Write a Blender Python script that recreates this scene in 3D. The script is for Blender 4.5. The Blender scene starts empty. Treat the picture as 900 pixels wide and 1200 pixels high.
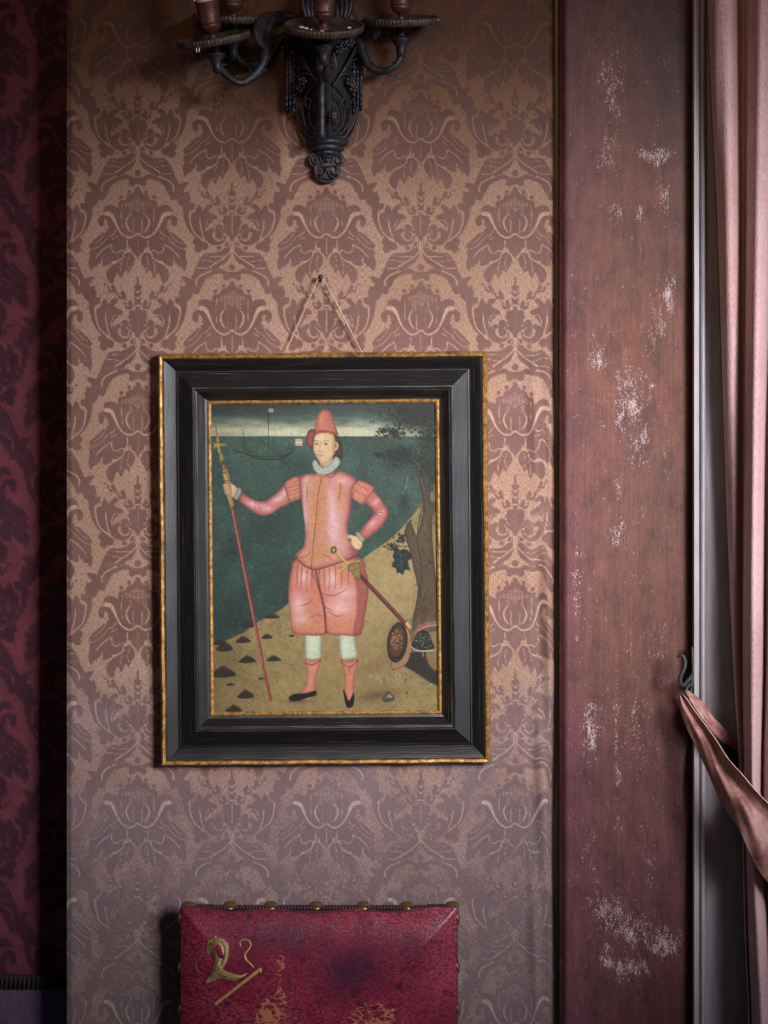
import bpy, math, random
import numpy as np
from mathutils import Vector, Matrix

random.seed(4); rng = np.random.default_rng(7)
C = bpy.context.scene.collection
PI = math.pi

# ------------------------------------------------------------------ space
S = 0.0015            # metres per photograph pixel on the plane of the fabric wall
D = 3.2               # camera distance from that wall
YH = 450.0            # eye-level row
ZH = 1.85             # eye height
def P(px, py, d=0.0):
    """point seen at (px,py) standing d metres in front of the wall"""
    k = S*(D-d)/D
    return ((px-450.0)*k, -d, ZH+(YH-py)*k)
def K(d): return S*(D-d)/D

# ------------------------------------------------------------------ objects
WORLD = {}
def empty(name, loc, label, cat, group=None):
    o = bpy.data.objects.new(name, None); C.objects.link(o)
    o.location = loc; o.empty_display_size = 0.05
    o['label'] = label; o['category'] = cat
    if group: o['group'] = group
    WORLD[o] = np.array(loc, float)
    return o
def tag(o, label, cat, group=None):
    o['label'] = label; o['category'] = cat
    if group: o['group'] = group
    return o
def struct(o, label=None):
    o['kind'] = 'structure'
    if label: o['label'] = label
    return o
def mesh_obj(name, V, F, mat, parent=None, smooth=True, loc=None):
    """V world-space vertices; loc = world origin of the object (default: the parent's)"""
    V = np.asarray(V, float).reshape(-1, 3)
    pw = WORLD[parent] if parent is not None else np.zeros(3)
    ow = np.asarray(loc, float) if loc is not None else pw
    me = bpy.data.meshes.new(name)
    if isinstance(F, np.ndarray):
        n = F.shape[0]; k = F.shape[1]
        me.vertices.add(len(V)); me.vertices.foreach_set('co', (V-ow).astype(np.float32).ravel())
        me.loops.add(n*k); me.loops.foreach_set('vertex_index', F.astype(np.int32).ravel())
        me.polygons.add(n)
        me.polygons.foreach_set('loop_start', np.arange(0, n*k, k, dtype=np.int32))
        me.update(calc_edges=True); me.validate()
    else:
        me.from_pydata([tuple(v) for v in (V-ow)], [], F); me.update()
    if smooth:
        me.polygons.foreach_set('use_smooth', np.ones(len(me.polygons), dtype=bool))
    me.materials.append(mat)
    o = bpy.data.objects.new(name, me); C.objects.link(o)
    if parent is not None: o.parent = parent
    o.location = tuple(ow-pw)
    WORLD[o] = ow
    return o
def set_attr(o, name, arr):
    """per-vertex RGBA values"""
    a = o.data.color_attributes.new(name, 'FLOAT_COLOR', 'POINT')
    arr = np.asarray(arr, np.float32)
    if arr.shape[1] == 3: arr = np.c_[arr, np.ones(len(arr), np.float32)]
    a.data.foreach_set('color', np.ascontiguousarray(arr).ravel())
def autosmooth(o, deg=35):
    me = o.data
    me.polygons.foreach_set('use_smooth', np.ones(len(me.polygons), dtype=bool))
    try: me.set_sharp_from_angle(angle=math.radians(deg))
    except Exception: pass
    return o
def bevel(o, w, seg=2):
    m = o.modifiers.new('bevel', 'BEVEL'); m.width = w; m.segments = seg; m.limit_method = 'ANGLE'
    return o

def cr(pts, n=6, closed=False):
    """Catmull-Rom through points of any dimension"""
    p = np.asarray(pts, float); m = len(p); out = []
    rngs = range(m) if closed else range(m-1)
    for i in rngs:
        if closed: a, b, c, d = p[(i-1) % m], p[i], p[(i+1) % m], p[(i+2) % m]
        else: a, b, c, d = p[max(i-1, 0)], p[i], p[i+1], p[min(i+2, m-1)]
        for t in np.arange(n)/n:
            out.append(.5*((2*b)+(c-a)*t+(2*a-5*b+4*c-d)*t*t+(3*b-a-3*c+d)*t**3))
    if not closed: out.append(p[-1])
    return np.array(out)

class MB:
    def __init__(s): s.V = []; s.F = []
    def add(s, V, F):
        o = len(s.V); s.V.extend([tuple(map(float, v)) for v in V]); s.F.extend([tuple(i+o for i in f) for f in F])
    def box(s, x0, x1, y0, y1, z0, z1):
        V = [(x, y, z) for z in (z0, z1) for y in (y0, y1) for x in (x0, x1)]
        s.add(V, [(0, 2, 3, 1), (4, 5, 7, 6), (0, 1, 5, 4), (2, 6, 7, 3), (0, 4, 6, 2), (1, 3, 7, 5)])
    def tube(s, path, rad, seg=8, flat=1.0, up=None):
        p = np.asarray(path, float); n = len(p)
        r = np.full(n, rad, float) if np.isscalar(rad) else np.interp(np.linspace(0, 1, n), np.linspace(0, 1, len(rad)), rad)
        T = np.gradient(p, axis=0); T /= np.linalg.norm(T, axis=1)[:, None]+1e-12
        ref = np.array(up if up is not None else (0, 1, 0), float)
        if abs(T[0] @ ref) > .95: ref = np.array((1, 0, .01))
        V = []; N = ref-(ref @ T[0])*T[0]; N /= np.linalg.norm(N)
        for i in range(n):
            N = N-(N @ T[i])*T[i]; N /= np.linalg.norm(N)+1e-12
            B = np.cross(T[i], N)
            for k in range(seg):
                a = 2*PI*k/seg
                V.append(p[i]+r[i]*(flat*math.cos(a)*N+math.sin(a)*B))
        F = []
        for i in range(n-1):
            for k in range(seg):
                F.append((i*seg+k, i*seg+(k+1) % seg, (i+1)*seg+(k+1) % seg, (i+1)*seg+k))
        F.append(tuple(range(seg-1, -1, -1))); F.append(tuple((n-1)*seg+k for k in range(seg)))
        s.add(V, F)
    def lathe(s, prof, seg=32, M=None, flute=None):
        """prof: (r,z); M maps local to world; flute(r,z,ang)->r"""
        V = []; n = len(prof)
        for (r, z) in prof:
            for k in range(seg):
                a = 2*PI*k/seg; rr = flute(r, z, a) if flute else r
                v = Vector((rr*math.cos(a), rr*math.sin(a), z)); V.append(M @ v if M else v)
        F = []
        for i in range(n-1):
            for k in range(seg):
                F.append((i*seg+k, i*seg+(k+1) % seg, (i+1)*seg+(k+1) % seg, (i+1)*seg+k))
        F.append(tuple(range(seg-1, -1, -1))); F.append(tuple((n-1)*seg+k for k in range(seg)))
        s.add(V, F)
    def ball(s, c, r, seg=10, rings=6, sc=(1, 1, 1)):
        V = []; F = []
        for i in range(rings+1):
            t = PI*i/rings
            for k in range(seg):
                a = 2*PI*k/seg
                V.append((c[0]+r*sc[0]*math.sin(t)*math.cos(a), c[1]+r*sc[1]*math.sin(t)*math.sin(a), c[2]+r*sc[2]*math.cos(t)))
        for i in range(rings):
            for k in range(seg):
                F.append((i*seg+k, (i+1)*seg+k, (i+1)*seg+(k+1) % seg, i*seg+(k+1) % seg))
        s.add(V, F)
    def prism(s, outline_px, d0, d1, dome=0.0):
        """outline in photo pixels at depth d1 (front) extruded back to d0"""
        n = len(outline_px); c = np.mean(np.asarray(outline_px, float), axis=0)
        w = [P(x, y, d1) for x, y in outline_px]
        cw = P(c[0], c[1], d1)
        ring2 = [(cw[0]+(v[0]-cw[0])*.72, v[1]-dome*.8, cw[2]+(v[2]-cw[2])*.72) for v in w]
        V = [(v[0], -d0, v[2]) for v in w]+w+ring2+[(cw[0], -d1-dome, cw[2])]
        F = []
        for i in range(n):
            j = (i+1) % n
            F += [(i, j, n+j, n+i), (n+i, n+j, 2*n+j, 2*n+i), (2*n+i, 2*n+j, 3*n)]
        F.append(tuple(range(n-1, -1, -1)))
        s.add(V, F)
    def build(s, name, mat, parent=None, smooth=True, loc=None, sharp=None):
        o = mesh_obj(name, s.V, s.F, mat, parent, smooth, loc)
        import bmesh
        bm = bmesh.new(); bm.from_mesh(o.data); bmesh.ops.recalc_face_normals(bm, faces=bm.faces); bm.to_mesh(o.data); bm.free()
        if sharp: autosmooth(o, sharp)
        return o

def grid_faces(nx, ny):
    i = np.arange(nx-1)[None, :]+np.arange(ny-1)[:, None]*nx
    i = i.ravel()
    return np.stack([i, i+nx, i+nx+1, i+1], 1)      # wound to face the camera when x goes right and rows go down

# ------------------------------------------------------------------ raster kit (numpy; feeds vertex colours only)
class Ras:
    def __init__(s, x0, y0, x1, y1, res):
        s.x0, s.y0, s.res = x0, y0, res
        s.w = int(round((x1-x0)*res)); s.h = int(round((y1-y0)*res))
        s.X = x0+(np.arange(s.w)+.5)/res; s.Y = y0+(np.arange(s.h)+.5)/res
    def zeros(s): return np.zeros((s.h, s.w), np.float32)
    def _bb(s, xa, ya, xb, yb):
        i0 = max(0, int((xa-s.x0)*s.res)-1); i1 = min(s.w, int((xb-s.x0)*s.res)+2)
        j0 = max(0, int((ya-s.y0)*s.res)-1); j1 = min(s.h, int((yb-s.y0)*s.res)+2)
        return i0, i1, j0, j1
    def poly(s, pts, sm=4, closed=True):
        p = np.asarray(pts, float)
        if sm: p = cr(p, sm, True)
        i0, i1, j0, j1 = s._bb(p[:, 0].min(), p[:, 1].min(), p[:, 0].max(), p[:, 1].max())
        m = s.zeros()
        if i1 <= i0 or j1 <= j0: return m
        X = s.X[i0:i1]; Y = s.Y[j0:j1]; ins = np.zeros((j1-j0, i1-i0), bool)
        q = np.roll(p, -1, 0)
        for (xa, ya), (xb, yb) in zip(p, q):
            if ya == yb: continue
            c = (Y >= min(ya, yb)) & (Y < max(ya, yb))
            if not c.any(): continue
            xi = xa+(Y[c]-ya)*(xb-xa)/(yb-ya)
            ins[c] ^= X[None, :] < xi[:, None]
        m[j0:j1, i0:i1] = ins
        return m
    def stroke(s, pts, w, sm=5, soft=.35):
        """w: scalar or list of half-widths along the path"""
        p = np.asarray(pts, float)
        if sm and len(p) > 2: p = cr(p, sm)
        n = len(p); w = np.full(n, w, float) if np.isscalar(w) else np.interp(np.linspace(0, 1, n), np.linspace(0, 1, len(w)), w)
        m = s.zeros(); W = w.max()+soft
        for k in range(n-1):
            a, b = p[k], p[k+1]
            i0, i1, j0, j1 = s._bb(min(a[0], b[0])-W, min(a[1], b[1])-W, max(a[0], b[0])+W, max(a[1], b[1])+W)
            if i1 <= i0 or j1 <= j0: continue
            X = s.X[None, i0:i1]; Y = s.Y[j0:j1, None]; v = b-a; L = v @ v+1e-9
            t = np.clip(((X-a[0])*v[0]+(Y-a[1])*v[1])/L, 0, 1)
            dd = np.hypot(X-a[0]-t*v[0], Y-a[1]-t*v[1]); ww = w[k]+(w[k+1]-w[k])*t
            c = np.clip((ww-dd)/soft+.5, 0, 1)
            m[j0:j1, i0:i1] = np.maximum(m[j0:j1, i0:i1], c)
        return m
    def ell(s, x, y, rx, ry=None, rot=0, soft=.35):
        ry = ry or rx; R = max(rx, ry)+soft
        m = s.zeros(); i0, i1, j0, j1 = s._bb(x-R, y-R, x+R, y+R)
        if i1 <= i0 or j1 <= j0: return m
        X = s.X[None, i0:i1]-x; Y = s.Y[j0:j1, None]-y; c, sn = math.cos(rot), math.sin(rot)
        q = np.hypot((X*c+Y*sn)/rx, (-X*sn+Y*c)/ry)
        m[j0:j1, i0:i1] = np.clip((1-q)*min(rx, ry)/soft+.5, 0, 1)
        return m
def blur(a, r, n=2):
    r = int(round(r))
    if r < 1: return a
    for _ in range(n):
        for ax in (0, 1):
            pad = [(0, 0)]*a.ndim; pad[ax] = (r+1, r)
            c = np.cumsum(np.pad(a, pad, mode='edge').astype(np.float64), axis=ax)
            N = a.shape[ax]
            hi = np.take(c, np.arange(2*r+1, 2*r+1+N), axis=ax); lo = np.take(c, np.arange(0, N), axis=ax)
            a = ((hi-lo)/(2*r+1)).astype(np.float32)
    return a
def vnoise(X, Y, sc, seed=0, octv=3):
    """smooth value noise ~[0,1] on arrays"""
    out = 0; amp = 1; tot = 0
    for o in range(octv):
        r = np.random.default_rng(seed*31+o); T = r.random((64, 64)).astype(np.float32)
        x = X/sc*2**o; y = Y/sc*2**o
        xi = np.floor(x).astype(int); yi = np.floor(y).astype(int); fx = x-xi; fy = y-yi
        fx = fx*fx*(3-2*fx); fy = fy*fy*(3-2*fy)
        a = T[yi % 64, xi % 64]; b = T[yi % 64, (xi+1) % 64]; c = T[(yi+1) % 64, xi % 64]; d = T[(yi+1) % 64, (xi+1) % 64]
        out = out+amp*((a*(1-fx)+b*fx)*(1-fy)+(c*(1-fx)+d*fx)*fy); tot += amp; amp *= .5
    return out/tot
def bil(A, gx, gy):
    h, w = A.shape[:2]
    gx = np.clip(gx, 0, w-1.001); gy = np.clip(gy, 0, h-1.001)
    i = gx.astype(int); j = gy.astype(int); fx = gx-i; fy = gy-j
    if A.ndim == 3: fx = fx[..., None]; fy = fy[..., None]
    return (A[j, i]*(1-fx)+A[j, i+1]*fx)*(1-fy)+(A[j+1, i]*(1-fx)+A[j+1, i+1]*fx)*fy
def ss(a, b, x):
    t = np.clip((x-a)/(b-a), 0, 1); return t*t*(3-2*t)
def lin(c):
    c = np.asarray(c, float)/255.
    return np.where(c <= .04045, c/12.92, ((c+.055)/1.055)**2.4)
def L4(r, g, b): return tuple(float(v) for v in lin((r, g, b)))+(1.0,)

# ------------------------------------------------------------------ materials
class NT:
    def __init__(s, name):
        s.m = bpy.data.materials.new(name); s.m.use_nodes = True; s.t = s.m.node_tree
        s.b = s.t.nodes['Principled BSDF']
    def n(s, typ, **kw):
        nd = s.t.nodes.new(typ)
        for k, v in kw.items(): setattr(nd, k, v)
        return nd
    def l(s, a, b): s.t.links.new(a, b)
    def coord(s, sx=1, sy=1, sz=1, which='Object'):
        tc = s.n('ShaderNodeTexCoord'); mp = s.n('ShaderNodeMapping'); mp.inputs['Scale'].default_value = (sx, sy, sz)
        s.l(tc.outputs[which], mp.inputs['Vector']); return mp.outputs['Vector']
    def noise(s, vec, scale, detail=4, rough=.55, dist=0):
        nd = s.n('ShaderNodeTexNoise'); nd.inputs['Scale'].default_value = scale; nd.inputs['Detail'].default_value = detail
        nd.inputs['Roughness'].default_value = rough; nd.inputs['Distortion'].default_value = dist
        s.l(vec, nd.inputs['Vector']); return nd.outputs['Fac']
    def ramp(s, fac, *stops):
        nd = s.n('ShaderNodeValToRGB'); e = nd.color_ramp.elements
        while len(e) < len(stops): e.new(.5)
        for i, (p, c) in enumerate(stops):
            e[i].position = p; e[i].color = c if not np.isscalar(c) else (c, c, c, 1)
        s.l(fac, nd.inputs['Fac']); return nd.outputs['Color']
    def mix(s, fac, a, b, mode='MIX'):
        nd = s.n('ShaderNodeMix', data_type='RGBA', blend_type=mode)
        for sock, v in ((nd.inputs[0], fac), (nd.inputs[6], a), (nd.inputs[7], b)):
            if isinstance(v, (int, float)): sock.default_value = v
            elif isinstance(v, tuple): sock.default_value = v
            else: s.l(v, sock)
        return nd.outputs[2]
    def math(s, op, a, b=None):
        nd = s.n('ShaderNodeMath', operation=op)
        for i, v in enumerate((a, b)):
            if v is None: continue
            if isinstance(v, (int, float)): nd.inputs[i].default_value = v
            else: s.l(v, nd.inputs[i])
        return nd.outputs[0]
    def bump(s, h, strength=.3, dist=.002, normal=None):
        nd = s.n('ShaderNodeBump'); nd.inputs['Strength'].default_value = strength; nd.inputs['Distance'].default_value = dist
        s.l(h, nd.inputs['Height'])
        if normal is not None: s.l(normal, nd.inputs['Normal'])
        return nd.outputs['Normal']
    def attr(s, name):
        nd = s.n('ShaderNodeVertexColor', layer_name=name); sp = s.n('ShaderNodeSeparateColor')
        s.l(nd.outputs['Color'], sp.inputs[0]); return nd.outputs['Color'], sp.outputs[0], sp.outputs[1], sp.outputs[2]
    def out(s, col, rough=.6, metal=0.0, normal=None, spec=.5, sheen=0):
        for k, v in (('Base Color', col), ('Roughness', rough), ('Metallic', metal)):
            if isinstance(v, (int, float, tuple)): s.b.inputs[k].default_value = v
            else: s.l(v, s.b.inputs[k])
        s.b.inputs['Specular IOR Level'].default_value = spec
        s.b.inputs['Sheen Weight'].default_value = sheen
        if normal is not None: s.l(normal, s.b.inputs['Normal'])
        return s.m

# ------------------------------------------------------------------ damask motif (half of one repeat: a = distance from the axis, y from the pomegranate's centre)
R = Ras(-2, -45, 66, 226, 5)
fig = R.zeros(); hl = R.zeros()
def fp(*pts, sm=4):
    global fig
    fig = np.maximum(fig, R.poly(pts, sm))
def fe(x, y, r, ry=None, rot=0):
    global fig
    fig = np.maximum(fig, R.ell(x, y, r, ry, rot))
def hs(w, *pts):
    global hl
    hl = np.maximum(hl, R.stroke(pts, w))
# pomegranate crown and body with the upper turned petal
fp((-3,-17),(2,-17),(5,-15),(7,-12),(9.5,-12.5),(13,-10),(14.5,-6),(17,-5.5),(21,-5),(23,-2),(23.5,3),(26,2),(30,.6),(35,.3),(39,3),(40,8),(37.5,8.2),(33,8.4),(29.5,11),(27.5,17),(23.5,27),(18,34),(10.3,37.5),(4.3,36),(-3,36),sm=3)
fe(10,-15,2.3); fe(19.3,-8.9,2.5); fe(0,-18,3)
# lower turned petal with its scrolled tip
fp((42.3,12.3),(46.3,16),(46.2,22),(43.4,25.5),(40.6,25),(39,21.7),(39.4,18),(37,18),(35.4,20.5),(34.6,25),(32,30.5),(28,34.8),(22,38),(16,40),(10,41),(14,38),(19,34.5),(23.7,28.8),(27.4,21.5),(31.5,15),(36.5,11.8),sm=4)
# big side leaf
fp((8,40),(22,34),(27,30),(32,27.5),(37,29),(36,32),(41,32.5),(48,38.5),(52,42),(57.5,48.5),(55,52),(56.8,56),(56,62),(57.8,67),(57.2,73),(54.7,78.5),(51.5,74),(47.5,73),(46.5,70),(42.5,69),(41.5,71.5),(38.5,72.6),(34,71),(31,69.5),(29,66),(24,66.5),(17,61.5),(13,53),(10,45),sm=3)
# centre leaf
fp((-3,34),(9,38),(13,43),(13,49),(9,51),(7.5,56),(4,58),(1.2,63.5),(-3,63.5),sm=3)
# hanging lobe leaf
fp((15.6,58.5),(9.6,56),(5,60),(3.6,66),(5,71),(8,75),(10.4,81),(13,77.5),(15,78),(19.3,87),(22.4,82),(24,80.5),(26,84),(27.4,88),(29.5,93),(33,91.5),(36.4,86),(36.6,81),(34.4,75.5),(27.5,69.6),(20,65),sm=3)
# spike and flower sprigs
fp((-2,85),(1.2,86),(1.6,95),(4.8,95.5),(3.6,100),(4.6,103),(3.4,107),(4.4,111),(3.4,114),(4.2,119),(-2,119),sm=2)
for cx, cy, r in ((31,99,4.6),(19.3,106.5,5.2),(11,117.5,5.0)):
    fp((cx+r*1.1,cy-r*.9),(cx+r*.2,cy-r*.2),(cx-r*.2,cy-r*1.2),(cx-r*.9,cy-r*.4),(cx-r*1.15,cy+r*.4),(cx-r*.4,cy+r*1.0),(cx+r*.5,cy+r*.95),(cx+r*.9,cy+r*.2),sm=2)
    hs([.5,.3],(cx+r*.5,cy-r*.1),(cx-r*.1,cy+r*.3))
fe(38.5,94,1.6); fe(25.5,102.5,1.4); fe(14.5,111,1.5); fe(27,104.5,1.2)
hs([.5,.4],(0,104),(2.4,101.5)); hs([.5,.4],(0,111),(2.6,108.5)); hs([.6,.5],(-1,118),(3,118.5))
# palmette above the scrolls
fp((-2,118.5),(1.6,121),(4.4,124),(6.5,123),(10.5,125),(10,128),(11.8,131),(9.5,134),(10,137.5),(7,141),(7,144),(3.5,148.5),(1.8,152),(-2,152),sm=3)
fe(15,138,4.4); fp((11,137),(16,134.2),(7,142),(3,147),(7,146.5),(12,141.5),sm=3)
# volute
fe(14.8,147.2,4.7); fe(17.5,143.6,2.4)
fp((7,147),(9.5,147.5),(9.6,151.5),(13,153.6),(18,153.4),(21.5,150.6),(23.4,146.8),(22.4,143.5),(19,141.8),(20.5,139.2),(24,138.2),(27,141),(26.5,134.5),(22,130.8),(19.3,131.2),(25,128.8),(18.2,127.8),(17.6,124.6),(21,122.2),(25,121),(27.6,118),(23.4,114.5),(23.2,111),(28.6,110.8),(34,117),(37.2,124),(37,132),(35.5,142),(33,149.5),(29,155),(22,159),(14,158),(8.5,154),sm=3)
# acanthus, middle and outer blades
fp((33.4,150.5),(36.4,141),(38,131),(37,123),(34.6,117),(38.5,110.8),(42,115),(43,119.5),(46.4,121),(49,124),(48.6,132),(45,142.5),(38.5,149),sm=3)
fp((50,122),(49.2,118),(44.2,115.4),(43.8,109),(47.5,109.5),(49.2,107.5),(48.2,103.5),(51,98),(54.7,96),(59,100),(64,104),(63,110),(58,114.4),(57,123.8),(54,134),(49.5,142.6),(44,148.6),(37.5,151),(45.4,143),(49,132),sm=3)
# trefoil berries, drops
fe(41,154.5,5); fe(32.5,160,4.8); fe(40,163,4.6); fe(37,158,4.5); fe(15.6,162,2.7)
fp((4.8,153.5),(7.6,155.5),(9,158.5),(6.6,160),(3.5,158),sm=3)
# falling leaves
fp((1,152),(3.4,154),(4.8,161),(8,161.5),(14,165.8),(22.4,168),(30.7,168),(36.5,173),(37.5,176),(39.5,178),(42,184),(43.5,188),(45,191),(47.5,196),(48,203),(43.5,203),(42.3,201),(37,194.2),(30,190.8),(25.6,188),(22.4,189.6),(19,187),(16.5,186.8),(13,182.5),(10,181.5),(6,178.4),(3,173),(1.2,166),sm=3)
fe(0,185,3.9)
# arch (belongs above the next pomegranate down)
fp((-2,191),(6,190),(12,186.6),(17,187.2),(24,190),(31,192.3),(37,195.6),(41.5,201),(42,206),(40,209),(38,211),(34.5,207),(31,200),(26,196),(18,193),(11,192.6),(10,195.5),(10.5,198.5),(7,200.4),(4,199.5),(2.6,198),(-2,198),sm=3)
# knot where the garlands meet
def Y2(y): return y+222
fp((38,202),(42,197),(47,199),(49,198),(53,196.4),(59.6,196),(57.4,200.3),(54,205),(57,208),(60,206),(60,214),(53,220),(47,215.5),(41,216.8),(37.5,213),sm=3)
# light outlines
hs([2.3,1.9,.9,.6,.6,.6,.5],(37,10.2),(31,11.8),(27.2,19),(23,28),(17.7,35),(10.3,39),(4.3,37),(1.7,34.3),(-1,36.5))
hs([.3,.75,.8,.3],(9.7,12.3),(13,17.7),(13.3,23),(11,28.3),(8.3,32))
hs([.35,.45,.3],(31,47),(40.6,53),(49.5,62.5)); hs(.35,(31,47),(29.5,55),(24.5,57),(19,54),(15,55))
hs([.35,.4,.6],(12,42),(13,52),(16,57),(17.5,62.5),(24,67),(29,69)); hs([.2,.5],(42.5,63),(42.3,69))
hs([.25,.5],(8.2,51),(8,55.5)); hs(.35,(16.5,57),(9.6,55.2),(4,59.5),(1,63)); hs(.3,(26,31),(30,36),(33,37)); hs(.25,(25,38),(31,41))
hs([.5,.45,.35],(37.5,130),(36.3,140),(33,150)); hs([.6,.45,.4],(50,120.6),(48.9,132),(45,143),(38,149.6),(33,152))
hs(.5,(7.4,145.6),(9.8,146.5)); hs([.5,.3],(2,153.5),(1,166)); hs([.5,.4,.4,.7],(1.6,166),(9,173.4),(19,179.8),(26,184.5))
hs([.3,.5,.7],(25.5,189.5),(37,194.6),(42,201),(42,206)); hs([.4,.3],(29,141),(27,136),(24,132.5)); hs(.25,(31,142),(30,134),(27,128.5))
hs(.22,(5,153),(3.5,160),(1,167)); hs(.2,(0,121),(0,146)); hs(.2,(9,172),(22,172),(31,171)); hs(.2,(19,179),(30,177),(36,177)); hs(.2,(28,186),(36,186),(40,186))
hs(.2,(38,34),(46,43),(52,46)); hs(.2,(35,38),(44,48),(54,53)); hs(.18,(0,40),(0,58)); hs(.2,(10,60),(12,68),(10.5,76)); hs(.2,(18,66),(20,74),(19.5,82))
hs(.2,(5,18),(5,34)); hs(.2,(18,0),(19,12),(18,26))
fold = int(round(222*R.res))
def wrap(A):
    B = A[:fold].copy(); ov = A[fold:]; B[:len(ov)] = np.maximum(B[:len(ov)], ov); return B
fig = blur(wrap(fig), 1, 1); hl = blur(wrap(hl), 1, 1)
# pin-dotted pomegranate: light and dark pips on a diamond lattice
pip = np.zeros_like(fig); dkp = np.zeros_like(fig)
RX = R.X[None, :]; RY = R.Y[:fold, None]
dia = ((np.abs(RX)*.75+np.abs(RY+.5) < 9.5) | ((np.abs(RX) < 15.5) & (np.abs(RY-2+.15*np.abs(RX)) < 2.6)) | ((np.abs(np.abs(RX)-8) < 2.5) & (RY > 0) & (RY < 13)))
u = (RX*1.0+RY)/4.1*2*PI/1.0; v = (RX-RY)/4.1*2*PI/1.0
chk = np.cos(u)*np.cos(v)
lat = np.cos(2*PI*RX/3.7)*np.cos(2*PI*RY/3.9)
pip = np.where(dia, np.clip((lat-.25)*3, 0, 1), 0).astype(np.float32)
dkp = np.where(dia, np.clip((-lat-.25)*3, 0, 1), 0).astype(np.float32)
def cell(a, y):
    gx = (a-R.x0)*R.res-.5; gy = np.mod(y-R.y0, 222)*R.res-.5
    return bil(fig, gx, gy), bil(hl, gx, gy), bil(pip, gx, gy), bil(dkp, gx, gy)
ROWS = [(-206,-1),(17,0),(128,.5),(240,1),(350,1.5),(470,2),(584,2.5),(698,3),(813,3.5),(930,4),(1043,4.5),(1163,5),(1280,5.5),(1400,6),(1750,7.5)]
def damask(X, Y):
    """figure, light outline, light pips, dark pips at photo-pixel positions on the fabric"""
    k = np.round((X-161.5)/110.6); a = np.abs(X-161.5-110.6*k)
    ph = np.interp(Y, [r[0] for r in ROWS], [r[1] for r in ROWS])+.5*(np.mod(k, 2) == 1)
    y = ph*222
    f1, h1, p1, d1 = cell(a, y); f2, h2, _, _ = cell(110.6-a, y+111)
    f = np.maximum(f1, f2); h = np.maximum(h1*(f2 < .9), h2*(f1 < .9))
    return np.clip(f*(1-h), 0, 1), np.clip(h, 0, 1), p1, d1

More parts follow.
